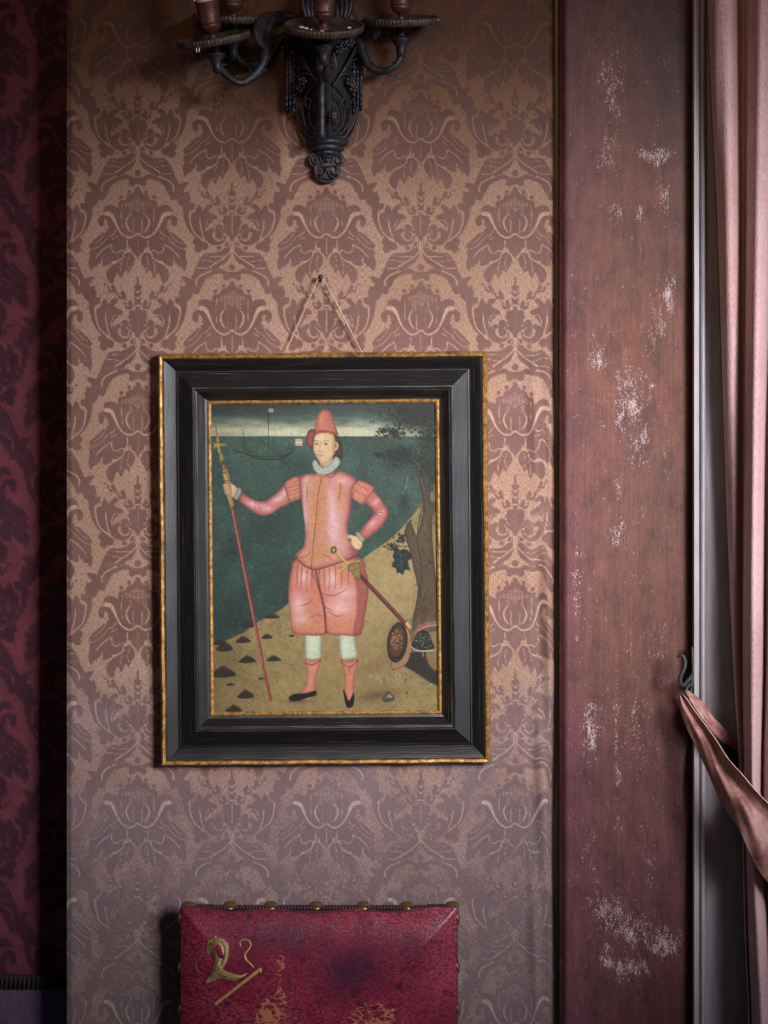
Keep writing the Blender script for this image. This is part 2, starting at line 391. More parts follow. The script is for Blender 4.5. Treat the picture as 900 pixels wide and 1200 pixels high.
# ------------------------------------------------------------------ the painted panel: pigment colours laid out in numpy, stored as vertex colours
def paint_panel():
    G = Ras(244, 468, 521, 840, 2.5)
    X, Y = np.meshgrid(G.X, G.Y)
    A = np.zeros((G.h, G.w, 3), np.float32)
    def put(m, col, op=1.0):
        nonlocal A
        col = np.asarray(col, np.float32)
        A = A*(1-op*m[..., None])+col*(op*m[..., None])
    def poly(pts, col, sm=3, edge=None, ew=1.2, op=1.0, soft=1, light=None, lw=2.5):
        m = blur(G.poly(pts, sm), soft, 1)
        if m.max() <= 0: return m
        put(m, col, op)
        if edge is not None:                       # the painter's darker contour
            inner = blur(m, ew*1.35*G.res, 2); put(m*np.clip((1-inner)*1.75, 0, 1)**1.2, edge, .95)
        return m
    def loc(x0, y0, x1, y1):
        return slice(max(0, int((y0-G.y0)*G.res)-1), max(0, min(G.h, int((y1-G.y0)*G.res)+2))), slice(max(0, int((x0-G.x0)*G.res)-1), max(0, min(G.w, int((x1-G.x0)*G.res)+2)))
    def lput(sl, m, col, op):
        A[sl] = A[sl]*(1-op*m[..., None])+np.asarray(col, np.float32)*(op*m[..., None])
    def line(pts, w, col, op=1.0, sm=5, soft=.5):
        p = np.asarray(pts, float)
        if sm and len(p) > 2: p = cr(p, sm)
        n = len(p); w = np.full(n, w, float) if np.isscalar(w) else np.interp(np.linspace(0, 1, n), np.linspace(0, 1, len(w)), w)
        W = w.max()+soft; sl = loc(p[:, 0].min()-W, p[:, 1].min()-W, p[:, 0].max()+W, p[:, 1].max()+W)
        XX = X[sl]; YY = Y[sl]
        if XX.size == 0: return
        m = np.zeros_like(XX)
        for k in range(n-1):
            q = p[k]; v = p[k+1]-q; t = np.clip(((XX-q[0])*v[0]+(YY-q[1])*v[1])/(v @ v+1e-9), 0, 1)
            m = np.maximum(m, np.clip((w[k]+(w[k+1]-w[k])*t-np.hypot(XX-q[0]-t*v[0], YY-q[1]-t*v[1]))/soft+.5, 0, 1))
        lput(sl, m, col, op)
    def dab(x, y, rx, ry, col, op=1.0, rot=0, soft=.5):
        q = max(rx, ry)+soft; sl = loc(x-q, y-q, x+q, y+q); dx = X[sl]-x; dy = Y[sl]-y
        if dx.size == 0: return
        c, sn = math.cos(rot), math.sin(rot)
        lput(sl, np.clip((1-np.hypot((dx*c+dy*sn)/rx, (-dx*sn+dy*c)/ry))*min(rx, ry)/soft+.5, 0, 1), col, op)
    def glow(x, y, rx, ry, col, op, rot=0, clip=None):
        q = max(rx, ry)*2.6; sl = loc(x-q, y-q, x+q, y+q); dx = X[sl]-x; dy = Y[sl]-y
        c, sn = math.cos(rot), math.sin(rot)
        m = np.exp(-(((dx*c+dy*sn)/rx)**2+((-dx*sn+dy*c)/ry)**2))
        lput(sl, m*clip[sl] if clip is not None else m, col, op)
    N1 = vnoise(X, Y, 9, 1, 4); N2 = vnoise(X, Y, 2.2, 2, 3); N3 = vnoise(X, Y, 34, 3, 3); NH = vnoise(X*.35, Y*1.6, 7, 4, 4)
    # sky and sea
    ys = [466, 478, 486, 492, 498, 503, 507, 511]; cs = np.array([(46,56,56),(58,70,70),(70,84,83),(92,103,98),(140,142,128),(176,172,150),(190,184,160),(184,178,156)], float)
    for c in range(3): A[..., c] = np.interp(Y+(NH-.5)*9-(X-385)*.012, ys, cs[:, c])
    A *= (0.82+.18*ss(255, 330, X))[..., None]
    A = A*(.9+.2*NH[..., None])
    sea = (Y > 511.3).astype(np.float32)
    sc = np.stack([np.interp(Y, [511, 530, 600, 700, 760], v) for v in ((72,66,60,54,56), (94,90,82,74,74), (86,84,76,70,68))], -1)
    A = np.where(sea[..., None] > 0, sc*(.66+.34*N3+.26*N2)[..., None], A)
    for k in range(420):                                                    # ripples
        x = random.uniform(246, 520); y = random.uniform(585, 752); l = random.uniform(1.5, 5); t = random.uniform(-.2, .9)
        if x > 330 and x < 445: continue
        line([(x, y), (x+l*.5, y+l*t*.5+.6), (x+l, y+l*t)], .22, (122,142,134), random.uniform(.2, .6), sm=0, soft=.6)
    # ships
    for pts, w, o in (([(289,532),(300,537),(314,538.5),(330,537),(344,528)], .9, .8), ([(294,533),(305,535),(330,534.5),(340,530)], .7, .6), ([(274,527),(283,529.5),(291,528)], .6, .6), ([(334,528),(345,525)], .5, .7), ([(276,530),(288,531),(296,529)], .5, .6)):
        line(pts, w, (52,44,36), o)
    line([(314.6,482),(314.4,533)], .35, (38,42,40), .85, 0); line([(285,504),(286,529)], .35, (50,46,40), .8, 0); line([(338,528),(341,506)], .25, (50,46,40), .6, 0)
    line([(280,504),(289,503)], .25, (50,46,40), .6, 0); line([(281,509),(289,508)], .2, (50,46,40), .5, 0)
    for k in range(40):
        x = random.uniform(277, 345); dab(x, 531+random.uniform(-3, 4)-abs(x-314)*.06, random.uniform(.4, 1.1), .35, (92,76,56), .5)
    line([(315,490),(300,528)], .12, (60,60,54), .6, 0); line([(315,492),(334,527)], .12, (60,60,54), .6, 0)
    poly([(315,479),(320.5,479),(320.5,483.2),(315,483)], (168,140,128), 0); dab(317.8, 481, 1.2, 1.1, (150,92,84))
    poly([(346,515),(354.5,514.6),(354.5,522),(346,522)], (200,184,164), 0)
    line([(346.2,517),(354,516.6)], .6, (176,84,66), .9, 0); line([(346.2,520.2),(354,520)], .5, (176,84,66), .9, 0)
    # shore
    sand = (142,116,76)
    m = poly([(240,757),(262,752),(275,746),(286,741),(298,731),(312,724),(330,714),(346,701),(380,690),(424,656),(438,645),(452,636),(468,622),(484,604),(497,588),(525,570),(530,850),(240,850)], sand, 2, soft=2)
    A = np.where(m[..., None] > .01, A*(1-m[..., None]*.0)+0, A)
    tone = (.78+.24*N1+.14*N2+.06*N3)
    A = np.where((m > .5)[..., None], A*tone[..., None], A)
    lowl = m*ss(330, 250, X)*ss(690, 780, Y); put(lowl, (104,82,50), .55)
    glow(450, 690, 30, 70, (168,138,98), .45, .5, m); glow(390, 790, 60, 26, (150,120,78), .5, 0, m); glow(440, 812, 55, 14, (128,98,60), .45, 0, m)
    glow(440, 780, 40, 12, (120,86,52), .5, -.3, m)
    for k in range(330):
        x = random.uniform(250, 350); y = random.uniform(715, 830)
        if y < 752-(x-250)*.42: continue
        dab(x, y, random.uniform(.3, 1.1), random.uniform(.25, .6), random.choice([(60,46,32),(80,62,42),(170,146,104)]), random.uniform(.3, .8))
    def rock(x, y, rx, ry, c=(58,48,38)):
        poly([(x-rx,y+ry*.5),(x-rx*.6,y-ry*.3),(x-rx*.1,y-ry),(x+rx*.5,y-ry*.5),(x+rx,y+ry*.4),(x+rx*.3,y+ry*.75),(x-rx*.5,y+ry*.8)], c, 3)
        line([(x-rx*.5,y-ry*.35),(x-.1*rx,y-ry*.75),(x+rx*.4,y-ry*.4)], .35, (104,86,64), .7)
    for a in ((263,758,10,7),(256,752,8,5),(285,750,9,4.5),(291,731,10,6),(319,722,9,3.4),(313,746,7,3.4),(290,773,10.5,5),(321,772,9,4),(262,788,15,7.5),(288,814,10,6),(274,831,10,5),(306,795,4,1.6),(270,802,5,2),(342,745,4,1.6)): rock(*a)
    # far bank, tree and leaves on the right
    glow(505, 604, 14, 20, (96,76,52), .75, .3)
    poly([(474,624),(481,610),(488,628),(496,600),(495,585),(493,570),(488,552),(489,539),(493,541),(496,560),(500,572),(507,560),(510,564),(504,578),(506,590),(513,586),(512,598),(506,606),(507,640),(512,690),(513,738),(484,738),(486,715),(490,690),(485,668),(481,648)], (92,68,48), 2, (50,38,28), 1.4)
    for k in range(90):
        t = random.random(); y = 560+t*170; x = 499+random.gauss(0, 3.5+3*t); line([(x, y), (x+random.uniform(-1, 1), y+random.uniform(4, 12))], .35, random.choice([(118,90,62),(58,44,34),(70,52,38)]), .5, 0)
    line([(490,542),(494,562),(497,574)], .9, (126,98,66), .7); line([(509,563),(502,575)], .6, (126,98,66), .7, 0); line([(493,600),(489,630),(494,665),(492,700)], .5, (46,36,28), .8)
    glow(486, 745, 26, 14, (82,78,48), .7)
    for k in range(60): 
        x = random.uniform(476, 512); line([(x, 740), (x+random.uniform(-3, 3), 724+random.uniform(0, 8))], .3, random.choice([(92,96,66),(70,74,50),(110,104,74)]), .6, 0)
    glow(492, 492, 40, 18, (40,48,46), .85); glow(470, 534, 24, 13, (42,50,47), .75); glow(505, 540, 14, 40, (44,50,46), .8); glow(505, 478, 26, 12, (38,46,44), .8)
    cl = [(486,490,30,14,330),(462,507,13,6,110),(468,534,20,10,210),(502,512,13,26,260),(448,505,6,3,30),(446,533,7,3,30),(498,545,12,12,90),(506,556,7,16,40),(474,481,20,7,60),(461,641,9,5,40),(469,632,7,8,40)]
    for cx, cy, rx, ry, n in cl:
        for k in range(n):
            x = cx+random.gauss(0, .5)*rx; y = cy+random.gauss(0, .5)*ry
            if x > 520: continue
            dab(x, y, random.uniform(.9, 2.2), random.uniform(.5, 1.1), random.choice([(28,33,31),(33,39,36),(40,46,41),(52,56,47)]), .85, random.uniform(-1, 1))
    for k in range(50):
        y = random.uniform(570, 720); x = 497+random.gauss(0, 7); dab(x, y, random.uniform(.8, 1.7), .7, (38,36,30), .75, random.uniform(-1.5, 1.5))
    line([(491,531),(490,520)], .5, (112,96,62), .8, 0); line([(493,528),(501,527)], .4, (112,104,62), .7, 0)
    # faint rider of smoke over the water, and the ivy leaf
    glow(474, 588, 6, 12, (36,44,44), .7); line([(478,559),(475,574)], .5, (150,150,136), .5, 0); dab(472, 578, .9, .9, (140,140,126), .6); dab(479, 577, .8, .8, (140,140,126), .6)
    poly([(463,644),(466,642),(469,645),(473,643),(477,644),(481,648),(483,654),(478,657),(479,663),(481,669),(475,667),(472,674),(468,671),(465,672),(464,666),(459,664),(460,659),(463,657),(460,652)], (32,42,44), 1)
    for a in (((464,647),(470,651),(477,650)), ((466,655),(471,659),(478,653)), ((468,645),(470,655),(471,668)), ((464,662),(471,662))): line(a, .3, (98,112,104), .7)
    # dark bank, shield, helmet
    poly([(470,776),(478,765),(490,764),(503,764),(525,772),(525,806),(505,800),(490,790),(476,782)], (50,43,38), 3, soft=3)
    glow(508, 772, 6, 8, (140,110,62), .8); poly([(499,764),(512,762),(516,774),(512,786),(504,780)], (128,98,56), 3, soft=2)
    line([(488,744),(490,737),(500,732),(519,730)], 2.6, (138,78,80), .95); line([(490,739),(501,734),(519,732)], .9, (176,112,112), .8)
    poly([(477,733),(482,734),(483,757),(478,758)], (146,76,66), 1, (90,44,40), .8)
    poly([(464,731),(474,732),(481,742),(482,762),(476,778),(466,784),(458,780)], (146,104,74), 3, (84,54,40), 1)
    for k in range(40): 
        t = random.uniform(-1.3, 1.5); dab(467+14*math.cos(t), 757+24*math.sin(t), .4, .4, (196,160,120), .7)
    dab(465.5, 753, 12, 23.5, (34,28,26), 1, .1); dab(465, 752, 8.8, 18, (92,52,36), 1, .1); dab(464.6, 750, 7, 13, (112,62,40), .8, .1)
    for k in range(60):
        t = 2*PI*k/60; r = 1.0; dab(465.5+10.6*math.cos(t), 753+21*math.sin(t), .55, .5, (176,160,128), .6 if k % 2 else .25)
    for k in range(46):
        t = random.uniform(0, 2*PI); r = random.uniform(.1, .75); dab(465+9*r*math.cos(t), 751+18*r*math.sin(t), .7, .5, random.choice([(196,160,110),(60,34,26),(206,186,150)]), .75)
    for t in (2.2, 2.8, 3.6, 4.2, 5): line([(465+7*math.cos(t), 753+15*math.sin(t)), (465+11*math.cos(t+.25), 753+21*math.sin(t+.25))], .6, (60,34,26), .7, 0)
    poly([(483,761),(484.5,751),(489,742),(495.5,738),(502,742),(506,751),(508,761)], (36,36,36), 3)
    for k in range(90):
        x = random.uniform(486, 505); y = random.uniform(742, 760)
        if (x-496)**2/110+(y-761)**2/420 < 1: dab(x, y, .6, .45, random.choice([(160,156,136),(120,116,100),(70,66,58)]), .8, random.uniform(-1, 1))
    line([(481,757),(487,761.5),(497,763),(508,762)], .7, (188,168,140), .9); line([(495,763),(496,769)], .7, (150,124,84), .9, 0)
    # pebbles in front
    poly([(448,819),(452,812),(456,810.5),(461,815),(463,820),(456,823),(450,823)], (84,76,60), 2); poly([(452,818),(455,812),(460,817)], (186,178,150), 1, op=.8); line([(455,811),(454,822)], .4, (48,42,34), .8, 0)
    for k in range(24): dab(random.uniform(432, 470), random.uniform(790, 800)-random.uniform(0, 4), .8, .6, (190,176,146), .6)
    for k in range(16): dab(random.uniform(472, 505), random.uniform(786, 812), 1.3, .9, random.choice([(90,80,64),(64,56,46)]), .7)
    # ------- the man: cast shade painted by the artist, then legs upward
    glow(440, 815, 26, 5, (92,66,42), .6, -.2); glow(350, 822, 18, 2.6, (92,70,44), .6)
    skin = (204,164,128); rose = (182,104,98); pink = (196,140,142); gold = (186,128,82); edge = (112,46,50)
    for pts in ([(357,742),(376.5,742),(376,773),(358,774)], [(396.5,742),(415,742),(419,771),(400,773.5)]):
        poly(pts, (184,182,164), 1, (112,110,98), 1.6)
    glow(366, 756, 4, 9, (208,206,190), .6); glow(405, 757, 4, 9, (206,204,188), .6)
    s1 = poly([(357,772),(366,774.5),(376,772),(374,782),(370.5,792),(369.3,802),(370,810),(360,812),(349,813.5),(357,806),(359.5,798),(359.5,784)], (196,120,98), 2, (128,58,52), 1.3)
    s2 = poly([(399,772),(408,776),(420,772),(418,782),(415.6,792),(414.6,802),(414.5,813),(408.5,823),(403.5,811),(404.5,800),(402.6,784)], (192,112,92), 2, (128,58,52), 1.3)
    line([(358,777),(366,779),(376,774)], .45, (90,36,36), .9); line([(400,776),(409,782),(419,775)], .45, (90,36,36), .9); line([(409,782),(410,788)], .35, (90,36,36), .7, 0)
    poly([(338.5,817),(344,813.5),(351,812.8),(360,812.5),(370,809.5),(370,815),(360,817.5),(351,821),(341,822)], (26,23,22), 2)
    poly([(402,808),(404.5,812),(408,821.5),(412,817),(414.6,811),(415,820),(413.4,828),(406.5,829),(403.8,819)], (26,23,22), 2)
    # breeches
    b1 = poly([(346,655),(341.5,667),(338.7,682),(338,698),(339,714),(341,730),(343.5,742.5),(360,744.5),(379.5,744),(385,736),(384,716),(378,690),(370,664)], (188,108,92), 2, edge, 2.2)
    b2 = poly([(366,664),(371,684),(377,706),(380,726),(384,742.5),(403,744.5),(423,743.6),(427,724),(430,706),(432,684),(428,668),(421,653)], (190,110,94), 2, edge, 2.2)
    for x, y, rx, ry in ((350,708,9,13),(352,726,9,7),(398,712,15,10),(403,694,12,8),(356,676,7,10),(389,678,8,10)): glow(x, y, rx, ry, (218,168,176), .85, 0, np.maximum(b1, b2))
    for x, y, rx, ry in ((358,734,17,7),(402,736,17,7)): glow(x, y, rx, ry, (196,122,84), .55, 0, np.maximum(b1, b2))
    poly([(412,664),(421,653),(428,668),(432,684),(430,706),(427,724),(423,743.6),(413,743),(417,724),(418,700),(416,680)], (116,48,46), 2, op=.55, soft=3)
    line([(370,668),(375,692),(380,712),(382,742)], 1.1, (112,48,44), .9)
    for x, y0, l in ((349,660,26),(354,664,30),(360,668,26),(366,668,22),(374,668,20),(380,668,24),(386,667,26),(393,664,30),(400,664,28),(408,664,24)):
        line([(x, y0), (x-(.9 if x < 368 else -.4), y0+l*.5), (x+random.uniform(-1, 1), y0+l)], [.7,.2], (126,54,50), .75)
    for pts in ([(376,694),(388,698),(400,694),(408,690)], [(384,716),(394,722),(404,720)], [(366,702),(360,708),(350,710)], [(374,704),(382,712),(391,716)], [(363,724),(372,720),(378,724)]): line(pts, [.3,.9,.2], (136,64,60), .7)
    for k in range(700):
        x = random.uniform(340, 430); y = random.uniform(668, 742); j = int((y-G.y0)*G.res); i = int((x-G.x0)*G.res)
        if max(b1[j, i], b2[j, i]) > .5: dab(x, y, .35, .3, random.choice([(206,156,100),(150,72,66)]), .4)
    # scabbard and sword
    line([(420,672),(430,683),(446,700),(462,717),(478,734)], 2.5, (98,34,36), 1, 0); line([(431,683),(478,733)], .5, (142,66,62), .8, 0); line([(477,731),(480,735)], 2.0, (188,154,108), 1, 0)
    # doublet
    d = poly([(368,555),(360,556),(351,558),(351.6,570),(354,590),(356,604),(357.5,614),(358,628),(356,641),(346,650),(346.5,654),(350,658),(357,664),(365,667.5),(378,666),(390,661.5),(399,659),(411,654),(421,649),(415,640),(409.6,631),(407,622),(407,614),(411,597),(412.2,580),(412.8,572),(420,563),(409,556),(398,551),(384,556)], (188,118,110), 1, edge, 2.6)
    for x, y, rx, ry, o in ((391,615,8,32,.85),(388,585,5,16,.6),(358,600,4,22,.7),(360,565,5,7,.7),(400,564,8,5,.75),(402,640,10,8,.3),(394,596,6,14,.5),(359,575,4,14,.5)): glow(x, y, rx, ry, (208,158,172), min(1, o*1.15), 0, d)
    for x, y, rx, ry, o in ((372,600,5.5,60,.8),(380,600,4,50,.55),(362,582,3.5,20,.7),(398,582,4,18,.75),(366,650,13,9,.75),(386,650,8,9,.5)): glow(x, y, rx, ry, (190,126,74), o, .05 if x > 366 else 0, d)
    glow(413, 622, 5, 30, (128,54,60), .55, 0, d); glow(416, 645, 8, 7, (128,54,60), .6, 0, d)
    for k in range(1500):
        x = 374+random.gauss(0, 11); y = random.uniform(562, 664); j = int((y-G.y0)*G.res); i = int((x-G.x0)*G.res)
        if d[j, i] > .9: dab(x, y, .35, .3, random.choice([(214,170,104),(140,78,52),(196,130,110)]), .45)
    line([(377,558),(373,580),(370,612),(367,640),(364.5,667)], .4, (92,44,38), .9)
    for k in range(26): dab(378-k*.42, 560+k*4.1, .55, .55, (96,52,40), .7)
    line([(360,566),(359.6,588)], .4, (110,50,44), .8, 0); line([(399,566),(396.5,586)], .4, (110,50,44), .8, 0); line([(401,566),(398,590)], .25, (130,70,50), .6, 0)
    line([(352,654),(360,651),(363,647)], .35, (120,58,54), .8); line([(378,650),(386,653),(391,657)], .35, (120,58,54), .8)
    line([(347,652),(352,659),(362,666),(374,667),(392,661.5),(410,655),(421,649.5)], .5, (96,40,42), .9)
    line([(398,551),(392,556),(388,560),(382,556)], .5, edge, .9)
    # his right arm and the sleeve wing
    a1 = poly([(337,566),(328,574),(320,581),(312,586.5),(304,587.5),(297,585.5),(289,581),(283.5,577.5),(279.5,585),(286,592),(294,598),(302,603),(310,604.8),(318,602),(328,595),(341,588)], (186,104,104), 2, edge, 2.2)
    for x, y, r in ((326,585,8),(312,595,8),(297,591,8),(334,578,5)): glow(x, y, r, 3.6, (220,170,180), .85, -.5 if x > 315 else .4, a1)
    for x in (299, 303, 307, 311): line([(x, 587.5), (x+1, 592), (x-.5, 596)], .3, (120,50,56), .8)
    w1 = poly([(351.5,557.5),(344,559),(338,562),(333,567),(334,573),(337,584),(340,589),(346,586.5),(352.5,584.5),(352,570)], (190,112,92), 1, edge, 1.4)
    for k in range(5): line([(335+k*.6, 568+k*4.4), (343+k*.4, 565.5+k*4.6), (352, 562.5+k*4.6)], .3, (110,46,44), .8)
    for k in range(120):
        x = random.uniform(335, 352); y = random.uniform(560, 588); j = int((y-G.y0)*G.res); i = int((x-G.x0)*G.res)
        if w1[j, i] > .9: dab(x, y, .35, .3, (208,158,104), .5)
    # his left arm, hand on hip
    a2 = poly([(436,573),(443,581),(449,589),(453.5,595),(455,602),(452,610),(446,618),(437,626),(427,633),(423,629),(420,624.5),(426,617),(433,609),(438,600),(433,593),(426,586)], (180,96,94), 2, edge, 2.4)
    for x, y, r in ((446,602,5),(436,614,7),(441,588,5)): glow(x, y, r, 3.4, (214,156,160), .75, -.7, a2)
    for pts in ([(438,600),(442,597),(447,597)], [(438,601),(443,600),(448,601)], [(437,603),(442,603),(446,605)]): line(pts, .35, (96,34,40), .9)
    w2 = poly([(420,562.5),(428,565),(438.5,570.5),(437,575),(430,585),(425,592),(418,588),(412.4,584),(412,574),(415,567)], (192,114,94), 1, edge, 1.5)
    line([(419,567),(432,575)], .3, (110,46,44), .8, 0); line([(415,574),(429,582)], .3, (110,46,44), .8, 0); line([(422,566),(414,580)], .25, (110,46,44), .6, 0); line([(434,570),(424,590)], .3, (110,46,44), .7, 0)
    for k in range(120):
        x = random.uniform(412, 438); y = random.uniform(564, 590); j = int((y-G.y0)*G.res); i = int((x-G.x0)*G.res)
        if w2[j, i] > .9: dab(x, y, .35, .3, (208,158,104), .5)
    poly([(406,627.5),(410,626.5),(416,628),(421,630),(425,636),(423,643),(418.5,644.5),(414,641.5),(411,636.5),(411.5,631.5),(406.5,630.5)], skin, 2, (140,92,70), 1)
    poly([(417,624.5),(420,623.5),(427,631),(426.5,634.5),(423,634),(418,628)], (152,148,136), 2, (96,90,84), .8)
    # pole arm and his right hand
    line([(262,545),(272,592),(283,650),(297,722),(308,778),(317.5,820)], 1.9, (140,62,54), 1, 0); line([(261.5,545),(282.4,650),(307.4,778)], .55, (182,98,84), .85, 0); line([(273,592),(284.3,650),(309.4,778)], .4, (86,34,32), .7, 0)
    g1 = (168,136,66)
    poly([(252.2,496),(255,507),(257.4,518),(254,520)], g1, 1, (96,76,36), .5); poly([(249,515),(251.5,519),(256,519.5),(261,519.5),(267.5,520.5),(262,523),(257,523),(252,525),(249.2,528),(250.5,522)], g1, 1, (92,72,34), .5)
    line([(255.5,520),(259,540)], 1.4, g1, 1, 0); poly([(256.5,531),(260.5,530),(263,539),(257.5,541)], (150,120,62), 1, (84,64,34), .6)
    line([(264,553),(266.5,564)], 3.4, (146,116,62), 1, 0); line([(262.5,556),(266,563)], .7, (196,164,92), .8, 0); line([(261,554),(268,552.5)], .5, (80,62,36), .8, 0); line([(262,564.5),(270,562.5)], .5, (80,62,36), .8, 0)
    line([(268.5,581),(271.5,591)], 2.6, (146,116,62), 1, 0); line([(268,583),(270,590)], .6, (196,164,92), .8, 0)
    poly([(273,567.5),(277,571),(280,575),(276.5,583),(270,581.5),(268,577),(270,570)], skin, 2, (140,92,70), .9)
    for k in range(4): poly([(261+k*.8,568+k*3),(265+k*.9,566.6+k*3.1),(270+k*.5,568.8+k*3),(270+k*.3,571.4+k*2.9),(265+k*.7,571+k*3),(262+k*.8,571+k*3)], skin, 2, (136,88,66), .8)
    line([(270,567),(274,571),(272,575)], .9, (210,172,138), .9)
    poly([(279.5,571),(283.5,575.5),(277.5,586),(273.8,583.5)], (148,146,136), 2, (92,90,84), .9)
    # sword hilt
    for pts, w in (([(391,644),(398,652),(408,662),(413,667)], 1.7), ([(394,671),(402,668),(408,664),(414,659),(421,657)], 1.0), ([(396,664),(401,668)], .7)): line(pts, w, (150,122,62), 1)
    line([(392,645),(408,661)], .5, (206,178,104), .9, 0); line([(395,670.5),(408,663.5),(420,657.5)], .35, (206,178,104), .8)
    poly([(407,664),(415,659.5),(421,660),(423,672),(420.5,681),(414,674)], (132,108,60), 2, (76,58,34), .8)
    for k in range(40): dab(random.uniform(410, 421), random.uniform(662, 677), .4, .4, random.choice([(196,168,100),(70,54,32)]), .7)
    dab(391, 644.5, 4.6, 5.2, (150,122,66), 1, .3); dab(391, 644.5, 3.2, 3.7, (78,58,36), 1, .3); dab(391, 644.5, 1.6, 1.9, (176,148,88))
    # head
    poly([(388,508),(394,510),(398.5,516),(401,523),(402,531),(400,538),(396,542),(391,540),(390,528)], (78,56,40), 2, (48,36,28), 1)
    for k in range(30): 
        x = random.uniform(391, 400); y = random.uniform(512, 538); line([(x, y), (x+random.uniform(-1.5, 1.5), y+2), (x+random.uniform(-1, 1), y+4)], .25, random.choice([(108,80,54),(52,38,28)]), .7)
    poly([(374,534),(390,532),(389,545),(382,549),(375,545)], (192,148,112), 1, (140,96,70), 1.5)
    f = poly([(367,510),(371,507),(378,505),(388,507),(391.5,511),(393,518),(393,526),(391.5,532),(388,537),(384,541.5),(380,544),(376.5,543),(373,539),(370,534),(367.8,528),(366.8,520)], (206,168,132), 2, (160,112,82), 1.6)
    glow(378, 514, 7, 4, (220,188,154), .7, 0, f); glow(373, 527, 3, 3, (212,160,130), .5, 0, f); glow(386, 528, 3.4, 3.6, (212,160,130), .5, 0, f); glow(391, 522, 2.2, 12, (150,104,76), .5, 0, f)
    line([(394,519),(395.5,521.5),(394.6,525.5),(393,527)], 1.1, (196,144,112), 1)
    for x in (370.6, 382): 
        line([(x-3, 517.6), (x, 516.3), (x+3.2, 517.2)], .45, (112,78,56), .85)
        dab(x, 520.6, 2.3, 1.15, (206,196,178)); dab(x+.2, 520.6, 1.0, 1.0, (64,50,42)); line([(x-2.5, 520.4), (x, 519.2), (x+2.6, 520.4)], .3, (92,62,46), .9); line([(x-2, 522), (x+2, 522)], .2, (156,112,86), .8, 0)
    line([(375.8,518),(375.2,523),(373.8,528.2)], .35, (164,116,86), .8); line([(373.2,528.6),(375,529.6),(377.5,528.8)], .45, (150,98,74), .9); glow(375.6, 526.6, 1.1, 1.6, (222,186,150), .7)
    line([(372.5,533.2),(375,532.6),(378.8,533.4)], .55, (164,92,76), .85); line([(373.5,534.8),(375.6,535.3),(377.8,534.6)], .5, (190,112,94), .9); glow(376, 538, 2, 1, (170,122,92), .5)
    # ruff
    rf = poly([(367,540),(366.5,546),(369,552),(374,556),(380,556.5),(387,554.5),(393,550),(398,543.5),(398,538.5),(394,535.5),(391,538),(387,543.5),(382.5,547.5),(377.5,548),(373,544),(370,539.5)], (162,164,160), 2, (108,110,110), 1)
    for k in range(34):
        t = k/33; x = np.interp(t, [0,.2,.45,.7,1], [368,370,379,389,397]); y = np.interp(t, [0,.2,.45,.7,1], [540,550,555.5,552,539]); xi = np.interp(t, [0,.2,.45,.7,1], [370.5,373,379,386,392]); yi = np.interp(t, [0,.2,.45,.7,1], [540,545,548.5,544,537])
        line([(x, y), (xi, yi)], .3, (196,196,190) if k % 2 else (110,112,112), .75, 0)
    # hat
    h = poly([(366,511),(368,505),(369.5,497),(372,488),(375,482.5),(379,480),(384,480),(387.5,483),(390,489),(392.5,498),(395.5,506),(396,510.5),(391,509),(382,507),(374,508)], (178,98,82), 2, (120,52,46), 2)
    glow(377, 490, 4, 7, (200,128,104), .7, .1, h); glow(381, 501, 8, 4, (196,116,96), .5, 0, h)
    for k in range(200):
        x = random.uniform(368, 394); y = random.uniform(481, 508); j = int((y-G.y0)*G.res); i = int((x-G.x0)*G.res)
        if h[j, i] > .9: dab(x, y, .35, .3, random.choice([(206,150,104),(140,70,60)]), .5)
    poly([(359,516),(360,508),(363,503.5),(368,503),(370,506),(369,511),(367.5,518),(366.4,526.5),(363,524.5),(360.5,521)], (146,64,62), 2, (92,36,38), 1.6)
    line([(368,507.5),(378,505),(390,507),(396,510)], .9, (140,66,58), .9)
    # canvas grain, old varnish, fine cracks
    A = A*(.93+.14*vnoise(X, Y, 1.1, 8, 2))[..., None]
    A = A*(np.array([1.0, .985, .93])*(.97+.06*N3[..., None]))
    return G, np.clip(A, 6, 255)

# ================================================================== MATERIALS
def simple(name, col, rough=.6, metal=0, spec=.5, nscale=60, var=.25, bumps=.15, bdist=.001, sheen=0, stretch=(1, 1, 1)):
    t = NT(name); v = t.coord(*stretch); n = t.noise(v, nscale, 5, .6)
    c = np.array(col[:3]); lo = tuple(c*(1-var))+(1,); hi = tuple(np.clip(c*(1+var), 0, 1))+(1,)
    return t.out(t.ramp(n, (.3, lo), (.7, hi)), rough, metal, t.bump(n, bumps, bdist), spec, sheen)

